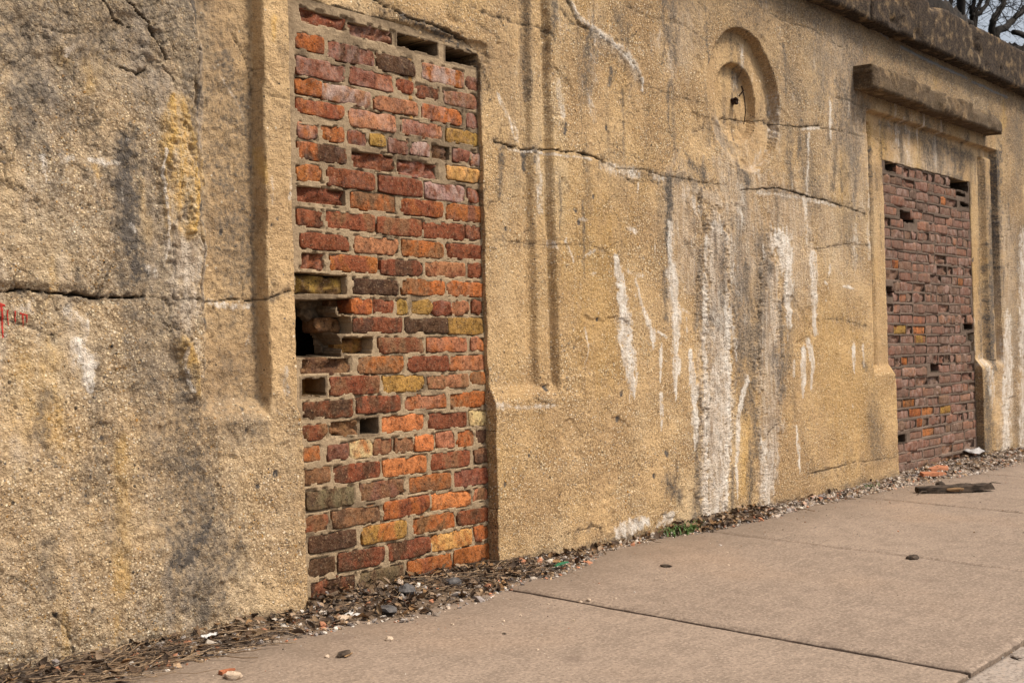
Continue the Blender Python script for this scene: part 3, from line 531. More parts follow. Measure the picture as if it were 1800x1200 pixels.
# ---------------------------------------------------------------- materials
def concrete(name, masks=True, dark=0.):
    t = NT(name, .92, .2); p = t.obj
    n3 = t.noise(p, 2.6, 5); n12 = t.noise(p, 14, 4); n60 = t.noise(p, 70, 3); n200 = t.noise(p, 260, 2)
    col = t.mix(t.ss(n3, .35, .65), (.60, .41, .215), (.465, .308, .16))
    nv = t.noise(t.map(p, (1, 1, .45), (4, 2, 7)), 1.7, 6, .62); nq = t.noise(t.map(p, (1, 1, .6), (9, 5, 1)), 3.6, 6, .65)
    col = t.mix(t.ss(nv, .54, .68, 0, .6), col, (.63, .49, .31)); col = t.mix(t.ss(nv, .46, .34, 0, .5), col, (.36, .24, .13)); col = t.mix(t.ss(nq, .58, .72, 0, .4), col, (.56, .35, .13))
    if masks:
        a = t.attr('maskA'); A = t.sep(a[0]); white, ochre, grime_shade, grey = A[0], A[1], A[2], a[3]
        b = t.attr('maskB'); Bm = t.sep(b[0]); crack, joint, smooth, flow = Bm[0], Bm[1], Bm[2], b[3]
        col = t.mix(t.mul(grey, t.ss(n12, .2, .75, .55, 1.)), col, t.mix(t.ss(nq, .4, .6), (.43, .375, .295), (.485, .395, .275)))
    else: smooth = .2
    # exposed pebbles
    d1, c1 = t.voro(t.map(p, loc=(3, 1, 2)), 125); s1 = t.sep(c1)
    d2, c2 = t.voro(p, 62); s2 = t.sep(c2)
    pal = [(0, (.74, .57, .35)), (.3, (.50, .33, .16)), (.48, (.56, .47, .37)), (.6, (.82, .69, .50)), (.72, (.44, .24, .07)), (.83, (.27, .17, .09)), (.93, (.07, .055, .045))]
    peb1 = t.ramp(s1[0], pal, True)
    pal2 = [(0, (.70, .54, .33)), (.35, (.46, .30, .15)), (.55, (.40, .33, .26)), (.7, (.80, .66, .45)), (.86, (.42, .21, .05)), (.95, (.05, .045, .04))]
    peb2 = t.ramp(s2[0], pal2, True)
    m1 = t.mul(t.ss(d1, .30, .46, 1, 0), t.ss(s1[1], .45, .5))
    m2 = t.mul(t.ss(d2, .24, .36, 1, 0), t.ss(s2[1], .72, .76))
    keep = t.mul(t.math('SUBTRACT', 1., t.mul(smooth, .92)), t.ss(t.add(t.noise(p, 4.5, 4), t.mul(n3, .5)), .52, .86, .3, 1.1))
    m1k, m2k = t.mul(m1, keep), t.mul(m2, keep)
    col = t.mix(t.mul(t.mul(t.ss(d1, .38, .7), t.math('MULTIPLY', keep, .8, clamp=True)), .8), col, (.17, .105, .05))     # sand matrix between
    col = t.mix(t.mul(m1k, .95), col, peb1)
    col = t.mix(t.mul(m2k, .95), col, peb2)
    d3, c3 = t.voro(t.map(p, loc=(1.7, 4.1, .3)), 33); s3 = t.sep(c3)
    pit = t.mul(t.ss(d3, .09, .15, 1, 0), t.ss(s3[0], .72, .76)); col = t.mix(t.mul(pit, .9), col, t.mix(t.ss(s3[1], .55, .6), (.035, .026, .02), (.085, .08, .085)))
    wp = t.mul(t.ss(d3, .10, .15, 1, 0), t.ss(s3[0], .24, .20)); col = t.mix(t.mul(wp, .9), col, (.84, .72, .54))
    col = t.mix(t.mul(t.ss(n200, .60, .72), .75), col, (.10, .065, .035))     # pinholes
    col = t.mix(t.mul(t.ss(n60, .54, .72), .5), col, (.13, .09, .05))
    if masks:
        fs = t.noise(t.map(p, (1, 1, .13)), 46, 5, .6); fr_ = t.noise(t.map(p, (1, 1, 2.6)), 75, 3, .6)
        fc = t.mix(t.ss(fs, .36, .64), (.56, .475, .385), (.33, .25, .18)); fc = t.mix(t.ss(fr_, .56, .78, 0, .32), fc, (.24, .18, .13))
        fm = t.mul(flow, t.ss(t.add(n12, t.mul(n60, .6)), .42, .85, .35, 1.))
        col = t.mix(fm, col, fc)
        och = t.math('MULTIPLY', ochre, t.ss(t.add(n60, t.mul(fs, .6)), .55, .95, .35, 1.15), clamp=True)
        col = t.mix(t.mul(och, .9), col, t.mix(t.ss(n60, .35, .65), (.68, .42, .10), (.48, .28, .08)))
        col = t.mix(t.math('MULTIPLY', t.mul(grime_shade, 1.75), t.ss(t.add(n60, t.mul(n12, .5)), .45, 1., .3, 1.05), clamp=True), col, t.mix(n12, (.068, .059, .053), (.13, .108, .088)))
        ws = t.noise(t.map(p, (1, 1, .3)), 42, 5, .7)
        wv = t.add(white, t.add(t.mul(t.math('SUBTRACT', ws, .5), 1.5), t.mul(t.math('SUBTRACT', n200, .5), .9)))
        wm = t.mul(t.ss(wv, .22, .92), t.ss(white, .03, .4))
        wc = t.mix(t.ss(t.noise(t.map(p, (1, 1, .4)), 26, 5, .65), .4, .64), (.72, .665, .595), (.49, .41, .33))
        col = t.mix(t.mul(wm, .9), col, wc)
        col = t.mix(joint, col, t.mix(n60, (.12, .125, .14), (.27, .26, .25)))
        col = t.mix(crack, col, (.05, .038, .028))
    if dark: col = t.mix(t.mul(dark, t.ss(t.add(n12, t.mul(n3, .6)), .78, 1.08, 1., .45)), col, t.mix(t.ss(n60, .35, .65), (.022, .0155, .011), (.075, .051, .034)))
    h = t.add(t.math('SUBTRACT', t.mul(wp, .8), t.mul(pit, 1.2)), t.mul(m1k, .7)) if False else t.add(t.mul(m1k, .7), t.add(t.mul(m2k, 1.1), t.add(t.mul(n200, .9), t.mul(n60, 1.3))))
    if masks: h = t.add(h, t.mul(flow, t.mul(fr_, .9)))
    return t.done(col, t.bump(h, .0055, 1.))
M = {}
M['concrete'] = concrete('exposed_pebble_concrete')
M['coping'] = concrete('weathered_coping_concrete', False, 1.)
def brick_mat(name, film=.12, dull=0.):
    t = NT(name, .95, .08); p = t.obj
    oi = t.n.new('ShaderNodeObjectInfo'); c = oi.outputs['Color']; rnd = oi.outputs['Random']
    tone = t.attr('tone', 'OBJECT')[0]
    off = t.n.new('ShaderNodeCombineXYZ')
    for i in range(3): t.put(off.inputs[i], t.mul(rnd, 37. + 11 * i))
    v = t.n.new('ShaderNodeVectorMath'); v.operation = 'ADD'; t.put(v.inputs[0], p); t.put(v.inputs[1], off.outputs[0]); v = v.outputs[0]
    nb = t.noise(t.map(v, (1, 1, .6)), 17, 3, .5, .4); nm = t.noise(v, 60, 5, .65); nf = t.noise(v, 210, 3)
    col = t.mix(t.mul(t.ss(nb, .42, .62), .85), c, tone)
    col = t.mix(t.mul(t.ss(nm, .47, .68), .85), col, t.mix(1., col, (.30, .25, .23), 'MULTIPLY')); col = t.mix(t.mul(t.ss(nf, .52, .68), .6), col, t.mix(1., col, (.35, .3, .28), 'MULTIPLY'))
    col = t.mix(t.mul(t.ss(nm, .5, .28), .35), col, t.mix(1., col, (1.9, 1.7, 1.5), 'MULTIPLY'))
    d, vc = t.voro(v, 95); s = t.sep(vc)
    col = t.mix(t.mul(t.mul(t.ss(d, .14, .3, 1, 0), t.ss(s[0], .90, .93)), .5), col, (.50, .34, .19))
    col = t.mix(t.mul(t.mul(t.ss(d, .2, .36, 1, 0), t.ss(s[0], .16, .12)), .85), col, (.03, .022, .02))
    fl = t.attr('film', 'OBJECT')[2]
    nw = t.noise(t.map(v, (1, 1, .7), (5, 2, 1)), 30, 4, .6)
    col = t.mix(t.mul(t.ss(nw, .42, .66), fl), col, (.52, .40, .35)); col = t.mix(t.mul(t.ss(t.noise(v, 130, 3), .5, .8), .35), col, (.40, .29, .18))
    if dull: col = t.mix(t.mul(t.ss(t.noise(v, 24, 3), .28, .6, .4, 1.), dull), col, (.20, .135, .108))
    h = t.add(t.mul(nm, 1.), t.mul(nf, .5))
    return t.done(col, t.bump(h, .006, 1.), t.ss(nm, .3, .7, .8, .97))
M['brick'] = brick_mat('old_common_brick')
M['brick2'] = brick_mat('soot_dulled_brick', dull=.5)
def mortar_mat(name, c1, c2, dirt):
    t = NT(name, .95, .15); p = t.obj
    a = t.n.new('ShaderNodeAttribute'); a.attribute_name = 'maskA'; A = t.sep(a.outputs[0])
    n = t.noise(p, 9, 4); f = t.noise(p, 190, 3, .6); g = t.noise(p, 55, 4)
    col = t.mix(n, c1, c2)
    col = t.mix(t.mul(t.ss(f, .55, .72), .5), col, (.13, .09, .06))
    col = t.mix(t.mul(t.ss(f, .45, .3), .4), col, (.56, .44, .29))
    col = t.mix(t.mul(A[2], t.ss(g, .25, .6, .6, 1)), col, dirt)  # mortar dirt, and the dark put into the holes
    col = t.mix(t.mul(A[1], .8), col, (.42, .20, .04))
    return t.done(col, t.bump(t.add(f, g), .004, .8))
M['mortar'] = mortar_mat('sandy_mortar', (.36, .265, .165), (.275, .20, .125), (.10, .07, .045))
M['mortar2'] = mortar_mat('soot_dulled_mortar', (.20, .145, .115), (.14, .10, .078), (.06, .042, .03))
def slab_mat(name, a, b, spot=1.):
    t = NT(name, .9, .25); p = t.pos
    n1 = t.noise(p, 1.3, 5, .6); n2 = t.noise(p, 9, 5, .6); n3 = t.noise(p, 95, 3, .7); n5 = t.noise(p, 34, 4, .7); n4 = t.noise(t.map(p, (1.2, 9, 1)), 5, 5, .65)
    rnd = t.n.new('ShaderNodeObjectInfo').outputs['Random']
    col = t.mix(t.ss(n1, .33, .68), a, b)
    col = t.mix(t.ss(n2, .42, .62, 0, .6), col, tuple(x * .78 for x in b))
    col = t.mix(t.ss(n4, .5, .64, 0, .5), col, tuple(min(1, x * 1.12) for x in a))
    col = t.mix(t.ss(t.noise(p, .8, 3), .55, .72, 0, .35), col, (.30, .20, .13))
    col = t.mix(t.ss(n3, .52, .64, 0, .75), col, (.13, .094, .07)); col = t.mix(t.ss(n5, .53, .66, 0, .45), col, (.15, .11, .083))
    col = t.mix(t.ss(n3, .46, .36, 0, .55), col, (.42, .325, .25)); col = t.mix(t.ss(n5, .46, .36, 0, .35), col, (.38, .285, .215))
    d, vc = t.voro(p, 42); s = t.sep(vc)
    col = t.mix(t.mul(t.mul(t.ss(d, .10, .16, 1, 0), t.ss(s[0], .93, .94)), .7 * spot), col, (.08, .06, .05))
    col = t.mix(t.mul(t.mul(t.ss(d, .08, .12, 1, 0), t.ss(s[0], .06, .05)), .7 * spot), col, (.62, .54, .45))
    col = t.mix(t.mul(t.math('SUBTRACT', rnd, .5), .12), col, (.40, .31, .235))
    yy = t.n.new('ShaderNodeSeparateXYZ'); t.put(yy.inputs[0], p); nd = t.noise(p, 5, 5, .65)
    col = t.mix(t.mul(t.ss(t.add(yy.outputs[1], t.mul(nd, .5)), -.32, .16), .55), col, (.13, .095, .068))     # dirt washed out from the wall foot
    blot = t.voro(t.map(p, loc=(2.3, .7, 0)), 2.6)[0]; col = t.mix(t.mul(t.ss(t.add(blot, t.mul(nd, .25)), .24, .17), .4), col, (.14, .10, .078))
    return t.done(col, t.bump(t.add(n3, t.mul(t.noise(t.map(p, (1, 6, 1)), 60, 3), .7)), .0012, .6))
M['slab'] = slab_mat('pavement_concrete', (.268, .204, .156), (.222, .168, .128))
M['kerb'] = slab_mat('kerb_concrete', (.37, .31, .265), (.31, .26, .22))
def simple(name, c1, c2, scale=40, rough=.9, bump=.003, squash=(1, 1, 1), spec=.25):
    t = NT(name, rough, spec); p = t.map(t.obj, squash)
    n = t.noise(p, scale, 5, .62)
    return t.done(t.mix(t.ss(n, .32, .68), c1, c2), t.bump(n, bump, .8))
M['road'] = simple('asphalt', (.045, .045, .047), (.075, .072, .068), 90)
M['dirt'] = simple('dark_leaf_mould', (.075, .05, .032), (.17, .12, .08), 70, bump=.006)
M['earth'] = simple('embankment_earth', (.007, .005, .004), (.024, .016, .010), 14, bump=.02)
M['bark'] = simple('grey_brown_bark', (.006, .0045, .0035), (.018, .012, .008), 30, squash=(1, 1, .3), bump=.01)
M['rot'] = simple('rotten_black_wood', (.022, .016, .012), (.085, .06, .042), 55, squash=(.25, 1, 1), bump=.006)
M['split'] = simple('split_pale_wood', (.32, .20, .10), (.17, .10, .05), 60, squash=(.2, 1, 1))
M['iron'] = simple('rusted_iron', (.016, .010, .008), (.04, .019, .012), 120)
M['terra'] = simple('terracotta', (.36, .13, .06), (.28, .09, .04), 50)
M['terra2'] = simple('orange_brick_shard', (.42, .17, .085), (.30, .12, .06), 50)
M['paper'] = simple('white_paper', (.60, .59, .57), (.48, .46, .44), 30, .8)
M['plastic'] = simple('grey_white_plastic', (.42, .40, .39), (.28, .265, .26), 20, .5)
M['green'] = simple('weed_green', (.055, .12, .025), (.09, .16, .035), 60, .6)
M['flint'] = simple('dark_stone', (.05, .048, .05), (.12, .11, .105), 60, .7)
M['pale'] = simple('pale_stone', (.56, .44, .33), (.42, .32, .23), 60)
M['red'] = simple('red_spray_paint', (.42, .03, .018), (.33, .025, .015), 60, .7)
def glass_shard():
    t = NT('green_bottle_glass', .12, .5)
    t.b.inputs['Transmission Weight'].default_value = .6; t.b.inputs['IOR'].default_value = 1.5
    return t.done((.01, .22, .07))
M['glass'] = glass_shard()
def vcol(name, rough=.9):
    t = NT(name, rough, .25); n = t.noise(t.pos, 240, 3)
    return t.done(t.mix(t.ss(n, .35, .75, 0, .5), t.attr('col')[0], (.10, .075, .055)), t.bump(n, .002, .6))
M['vcol'] = vcol('mixed_debris')

# ---------------------------------------------------------------- the concrete wall face: relief, stain and painted-shade masks on one fine grid
def line(a, b, step0, step1):
    out = [a]; x = a
    while x < b:
        x += step0 + (step1 - step0) * (x - a) / (b - a); out.append(x)
    return np.array(out)
def cols():
    out = [-2.2]; x = -2.2
    while x < 13:
        rx, ry = x + 2.6, 3.11
        Z = rx * .763 + ry * .647; k = 1214 * (.647 * Z - .763 * (rx * .647 - ry * .763)) / Z ** 2      # render pixels per metre
        s = 1.12 / abs(k); s = .0125 if x < -1.1 else (max(s, .06) if x > 9.6 else s)
        x += s; out.append(x)
    return np.array(out)
XS = cols()
ZS = np.concatenate([np.arange(-.16, -.06, .02), np.arange(-.06, 2.12, .0043), np.arange(2.12, 2.98, .0075)])
X, Z = np.meshgrid(XS, ZS); DZ = np.gradient(ZS)[:, None] + 0 * X
D = np.zeros_like(X, np.float32)                    # depth into the wall, metres
e1 = fbm(X * 9, Z * 9, 3, 4); e2 = fbm(X * 34, Z * 34, 9, 3); e3 = fbm(X * 2.1, Z * 2.1, 5, 3); e4 = fbm(X * 90, Z * 90, 12, 2)
left = sst(.2, -.3, X)                               # the greyer, rougher pier on the left
D += .0035 * e1 + .0022 * e2 + .0014 * e4 + .004 * e3
D += left * (.011 * fbm(X * 4, Z * 4, 21, 3) + .004 * e2 + .003 * fbm(X * 60, Z * 22, 23, 3))
jx = X + .006 * e1 + .004 * e2; jz = Z + .006 * e1 + .004 * e2
def step(v, a, w): return sst(a - w, a + w, v)
# frame round the first doorway
rag = .022 * fbm(Z * 5, Z * 0 + 3, 31, 4) + .012 * fbm(Z * 26, Z * 0 + 8, 33, 3)
inz = step(jz, .695, .04) * (1 - step(jz, np.where(X < 2, 2.55, 2.31), .006))
f1 = step(jx + rag * (Z > .7), -.368, .006) * (1 - step(jx, 1.40, .010))
D += (.034 + .026 * sst(.95, .05, X)) * f1 * inz
arris = np.exp(-((X + .345 + rag) / .016) ** 2) * inz * sst(.75, .95, Z); D -= .026 * arris * (.6 + .8 * vn(Z * 9, X * 0, 41))
inz2 = step(jz, .715, .008) * (1 - step(jz, np.where(X < 2, 2.48, 2.24), .006))
D -= .055 * step(jx, -.105, .007) * (1 - step(X, .01, .004)) * f1 * inz          # raised left jamb, flush with the pier
D += .015 * np.exp(-((jx - 1.262) / .026) ** 4) * inz2                                       # groove of the right moulding
D -= .012 * step(jx, 1.292, .008) * (1 - step(jx, 1.372, .008)) * inz2
# frame round the far doorway
f2 = step(jx, 4.565, .012) * (1 - step(jx, 6.89, .014))
D += .05 * f2 * inz
D += .03 * np.exp(-((jx - 4.665) / .035) ** 4) * inz2
D += .03 * np.exp(-((jx - 6.66) / .04) ** 4) * inz2; D -= .02 * step(jx, 6.72, .01) * (1 - step(jx, 6.84, .012)) * inz2
# roundel: two concentric sunk discs
ro = np.hypot(jx - 3.037, jz - 2.145); ri = np.hypot(jx - 3.035, jz - 2.135)
low = 1 - .32 * sst(2.06, 1.80, Z + .05 * e1 + .22 * (3.10 - X)); D += low * (.056 * (1 - step(ro, .367, .008)) + .046 * (1 - step(ri, .205, .007)))
# ledge lip, spalled band over the first doorway
band = step(jx, .02, .01) * (1 - step(jx, 1.04, .012)) * step(jz, 2.0, .004) * (1 - step(jz + .02 * e1, 2.075, .008))
D += .016 * band
sp = sst(.15, .5, fbm(X * 7, Z * 11, 51, 4)) * np.exp(-((Z - 2.12 + .03 * (X - .5)) / .05) ** 2) * sst(-.1, .1, X) * sst(1.25, 1.0, X)
D += .022 * sp
# spalling on the upper left
up = sst(1.35, 1.75, Z + .25 * e3) * sst(-.1, -.45, X)
D += .022 * up * sst(-.05, .5, fbm(X * 5, Z * 6, 61, 4))
# slight offset of the pours along the cold joints
D += .010 * sst(1.085, 1.06, Z + .012 * e1) * sst(-.6, -.85, X) * sst(.7, 1.0, Z)
scab = sst(.40, .45, fbm(X * 2.7, Z * 3.1, 191, 5)) * (1 - f1 * inz) * (1 - f2 * inz); D += .0055 * scab + .002 * scab * fbm(X * 45, Z * 45, 193, 3)
A = np.zeros(X.shape + (4,), np.float32); Bm = np.zeros(X.shape + (4,), np.float32)
CH = {'w': (A, 0), 'o': (A, 1), 'd': (A, 2), 'c': (Bm, 0), 'j': (Bm, 1), 'f': (Bm, 3)}
wig = .007 * fbm(X * 16, Z * 16, 71, 3); wig2 = .007 * fbm(X * 16, Z * 16, 75, 3)
fray = fbm(X * 45, Z * 24, 77, 3); fine = fbm(X * 120, Z * 120, 79, 2); rip = vn(X * 22, Z * 150 + 6 * vn(X * 9, Z * 9, 6), 81)
def stroke(kind, st, ra, so, pts):
    p = np.array(pts, np.float64); wmax = p[:, 2].max() * (1.5 + so) + .02
    i0, i1 = np.searchsorted(ZS, [p[:, 1].min() - wmax, p[:, 1].max() + wmax]); j0, j1 = np.searchsorted(XS, [p[:, 0].min() - wmax, p[:, 0].max() + wmax])
    if i1 <= i0 or j1 <= j0: return
    s = (slice(i0, i1), slice(j0, j1))
    k = 1. if kind in 'cj' else .8
    x = X[s] + wig[s] * k; z = Z[s] + wig2[s] * k; best = np.full(x.shape, 9.)
    if kind == 'c': p = p.copy(); p[0, 2] *= .35; p[-1, 2] *= .2; x = x + .5 * wig3[s]; z = z + .5 * wig4[s]
    if kind == 'w': p = p.copy(); p[:, 2] *= .84; so = max(so, .75)
    raw = np.full(x.shape, 9.)
    for (ax, az, aw), (bx, bz, bw) in zip(p[:-1], p[1:]):
        L = (bx - ax) ** 2 + (bz - az) ** 2 + 1e-12
        t = np.clip(((x - ax) * (bx - ax) + (z - az) * (bz - az)) / L, 0, 1)
        d = np.hypot(x - ax - t * (bx - ax), z - az - t * (bz - az)); w = aw + (bw - aw) * t
        raw = np.minimum(raw, d)
        if kind == 'c': w = np.maximum(w * (.1 + 1.5 * vn(x * 38, z * 38, 5) * vn(x * 9, z * 9, 8)), DZ[s] * .5)
        if kind == 'j': w = np.maximum(w * (.55 + .75 * vn(x * 30, z * 30, 5)), DZ[s] * .62)
        best = np.minimum(best, d / w)
    best = best + (fray[s] * (.35 + .55 * so) + fine[s] * .35 if kind not in 'cj' else fine[s] * .35)
    m = sst(1 + .6 * so, 1 - .5 * so - .35, best).astype(np.float32)
    if kind == 'c':
        near = np.exp(-(raw / .016) ** 2) * sst(.0, .5, fray[s] + .4 * fine[s]) * st
        D[s] += .007 * near; A[s + (2,)] = np.maximum(A[s + (2,)], .55 * np.exp(-(raw / .022) ** 2) * st * sst(-.4, .5, fray[s]))
    if kind == 'w': m = m * (.35 + .65 * sst(-.75, -.1, fine[s] + fray[s] + .3))
    arr, c = CH[kind]
    arr[s + (c,)] = np.maximum(arr[s + (c,)], m * st)
    if ra:
        r = ra / 1000 * m
        if kind in 'wof': r = r * (.75 + (.10 if kind == 'f' else .2) * rip[s] + .45 * fray[s])
        D[s] -= r
wig3 = .009 * fbm(X * 60, Z * 60, 171, 3); wig4 = .009 * fbm(X * 60, Z * 60, 175, 3)
crng = random.Random(3)
def branches(pts):
    out = []
    for (ax, az, aw), (bx, bz, bw) in zip(pts[:-1], pts[1:]):
        if math.hypot(bx - ax, bz - az) > .05 and crng.random() < .75:
            t = crng.random(); x_, z_ = ax + t * (bx - ax), az + t * (bz - az); a_ = math.atan2(bz - az, bx - ax) + crng.choice([-1, 1]) * crng.uniform(.5, 1.4); q = [(x_, z_, .002)]
            for _ in range(3): x_ += math.cos(a_) * crng.uniform(.015, .05); z_ += math.sin(a_) * crng.uniform(.015, .05); a_ += crng.gauss(0, .5); q.append((x_, z_, .0016))
            out.append(q)
    return out
for q in STROKES:
    stroke(*q)
    if q[0] == 'c':
        for br in branches(q[4]): stroke('c', .55 * q[1], -3, .4, br)
wr = random.Random(21)
for _ in range(85):
    x_, z_ = wr.uniform(1.35, 4.5), min(2.4, max(.5, wr.gauss(1.25, .38))); L_ = wr.choice([.01, .02, .03, .05, .09, .16]); w_ = wr.uniform(.004, .011)
    stroke('w', wr.uniform(.35, .8), wr.choice([0, 1, 2]), .8, [(x_, z_, w_), (x_ + wr.gauss(0, .008), z_ - L_ * .6, w_ * 1.1), (x_ + wr.gauss(0, .012), z_ - L_, w_ * .2)])
for _ in range(60):
    x_, z_ = wr.uniform(1.3, 7.2), wr.uniform(1.3, 2.7); L_ = wr.uniform(.08, .5); w_ = wr.uniform(.006, .022)
    stroke('d', wr.uniform(.25, .6), 0, 1, [(x_, z_, w_), (x_ + wr.gauss(0, .008), z_ - L_ * .6, w_ * .9), (x_ + wr.gauss(0, .012), z_ - L_, w_ * .3)])
for _ in range(45):
    x_, z_ = wr.uniform(-1.05, -.42), wr.uniform(.1, 1.8); L_ = wr.uniform(.05, .4); w_ = wr.uniform(.008, .03)
    stroke(wr.choice('ddof'), wr.uniform(.2, .45), 0, 1, [(x_, z_, w_), (x_ + wr.gauss(0, .02), z_ - L_ * .6, w_ * 1.2), (x_ + wr.gauss(0, .02), z_ - L_, w_ * .3)])
# broad weathering masks
leftg = np.maximum(sst(-.30, -.40, X + rag) * sst(.55, .8, Z), .75 * sst(.12, -.25, X) * sst(.85, .55, Z))
A[..., 3] = np.clip(leftg * (.78 + .3 * e3) + .35 * sst(.2, .7, fbm(X * 1.3, Z * 1.3, 91, 3)) * sst(1.2, 2, X), 0, 1)
gr = np.clip(.40 * sst(2.15, 2.75, Z + .15 * e3 + .1 * fbm(X * 6, Z * .9, 93, 3)) * sst(1.9, 2.6, X), 0, 1)
gr = np.maximum(gr, .42 * left * sst(1.25, 1.9, Z + .35 * e3) * sst(-.35, .3, fbm(X * 3, Z * 3, 95, 4)))
gr = np.maximum(gr, .36 * left * sst(.1, .45, fbm(X * 5.5, Z * 2.2, 97, 4)) * sst(-.2, .6, Z))
gr = np.maximum(gr, .42 * sst(.22, .6, fbm(X * 9, Z * 2.6, 99, 4)) * sst(1.0, 1.9, Z))
gr = np.maximum(gr, .6 * sst(.07, -.03, Z + .05 * e1))
gr = np.maximum(gr, .5 * sst(6.8, 7.4, X) * sst(-.3, .3, fbm(X * 3, Z * 2, 101, 3)))
A[..., 2] = np.clip(np.maximum(A[..., 2], gr), 0, 1)
A[..., 0] = np.maximum(A[..., 0], .34 * sst(.25, .6, fbm(X * 7, Z * 4, 103, 4)) * sst(1.2, 2.0, Z) * (1 - left))
Bm[..., 2] = np.clip(np.maximum(f1 * inz * (.35 + .5 * (X < 0)), .5 * f2 * inz) + .75 * (1 - step(ro, .36, .01)) + .5 * band + A[..., 0] * .6 + .35 * up, 0, 1)
# hairline cracks, run-off streaks, painted edge shade
rd = np.abs(fbm(X * 3.3, Z * 3.3, 121, 5)); hair = sst(.016, .004, rd) * sst(-.05, .35, fbm(X * 1.4, Z * 1.4, 131, 2)) * sst(.9, 1.5, Z)
Bm[..., 0] = np.maximum(Bm[..., 0], .6 * hair); D += .002 * hair
rd = np.abs(fbm(X * 8, Z * 8, 141, 4)); hair = sst(.03, .008, rd) * sst(.0, .4, fbm(X * 2.2, Z * 2.2, 151, 2)) * sst(-.25, -.45, X) * sst(.9, 1.3, Z)
Bm[..., 0] = np.maximum(Bm[..., 0], .5 * hair); D += .004 * hair
st1 = sst(.1, .5, fbm(X * 11, Z * .7, 161, 4)) * sst(-.2, .4, fbm(X * 2, Z * 2.2, 163, 3)) * sst(1.1, 2.2, Z + .3 * e3) * sst(.9, 1.5, X)
A[..., 2] = np.maximum(A[..., 2], .5 * st1)
st2 = sst(.15, .55, fbm(X * 13, Z * .9, 171, 4)) * sst(.0, .5, fbm(X * 2.3, Z * 2.5, 173, 3)) * sst(1.0, 1.9, Z) * sst(.9, 1.5, X)
A[..., 0] = np.maximum(A[..., 0], .55 * st2)
pa = sst(.1, .55, fbm(X * 2.6, Z * 2.1, 181, 4)); A[..., 1] = np.maximum(A[..., 1], .16 * pa * (X > .5))
field = step(jx + rag, -.345, .008) * (1 - step(jx, -.11, .006)) * inz; A[..., 2] = np.maximum(A[..., 2], field * (.26 + .22 * sst(-.3, .4, e1 + e3)))
A[..., 2] = np.maximum(A[..., 2], .85 * np.exp(-((X + .335 + rag) / .018) ** 2) * inz * sst(-.3, .3, e1 + fray * .5))  # dark line painted right of the pier edge as contact shade
# openings
n1 = .008 * fbm(Z * 14, Z * 0 + 1, 111, 5); n2 = .008 * fbm(Z * 14, Z * 0 + 7, 113, 5)
hole_l = .02 * np.exp(-((Z - 1.03) / .05) ** 2) * (1 if True else 0)
def opening(x0, x1, z1): return (X > x0 + n1 - hole_l * (x0 < 1)) & (X < x1 + n2) & (Z < z1 + .006 * e1 + .004 * e2)
O1 = opening(.026, .995, 2.045); O2 = opening(4.875, 6.43, 2.03)
OP = O1 | O2
D[OP] = .22
Yw = (BAT * Z + D).astype(np.float32)
F = grid_faces(*X.shape)
opf = OP.ravel()[F]; keep = ~opf.all(1)
dd = D.ravel()[F]; sm = ((dd.max(1) - dd.min(1)) < .02)
Xs = X.copy(); rows = np.arange(len(ZS))          # the jambs run through the exact edge, not through grid steps
for (x0_, x1_, zt_) in ((.026, .995, 2.03), (4.875, 6.43, 2.015)):
    ok = (ZS < zt_)
    for xe, left_ in ((x0_ + n1[:, 0] - (hole_l[:, 0] if x0_ < 1 else 0), True), (x1_ + n2[:, 0], False)):
        j = np.searchsorted(XS, xe); r_ = rows[ok]; jj_ = j[ok]
        Xs[r_, jj_ - 1] = xe[ok] - .0006; Xs[r_, jj_] = xe[ok] + .0006
V = np.stack([Xs.ravel(), Yw.ravel(), Z.ravel()], 1)
F = F[keep]; sm = sm[keep]
used = np.zeros(len(V), bool); used[F] = True; idx = np.cumsum(used) - 1
wall_me = mesh_np('wall_face', V[used], idx[F], sm, {'maskA': A.reshape(-1, 4)[used], 'maskB': Bm.reshape(-1, 4)[used]})
wall = empty('concrete_wall')
tag(wall, 'long tan exposed-pebble concrete retaining wall with white lime streaks, a sunk roundel and two blocked doorways', 'wall')
link('wall_face', wall_me, M['concrete'], wall)
light_stop_pts = [(-2.2, .02, -.2), (-2.2, .66, -.2), (-2.2, .66, 2.95), (-2.2, .10, 2.95), (13.0, .02, -.2), (13.0, .66, -.2), (13.0, .66, 2.95), (13.0, .10, 2.95)]  # unseen shell added behind the face to keep stray light out of the holes
light_stop_me = bpy.data.meshes.new('light_stop_shell'); light_stop_me.from_pydata(light_stop_pts, [], [(0, 1, 2, 3), (1, 5, 6, 2), (4, 7, 6, 5), (3, 2, 6, 7)]); light_stop_me.update()
link('light_stop_shell', light_stop_me, M['dirt'], wall)
def wall_y(x, z):
    j = np.clip(np.searchsorted(XS, x), 0, len(XS) - 1); i = np.clip(np.searchsorted(ZS, z), 0, len(ZS) - 1); return float(Yw[i, j])

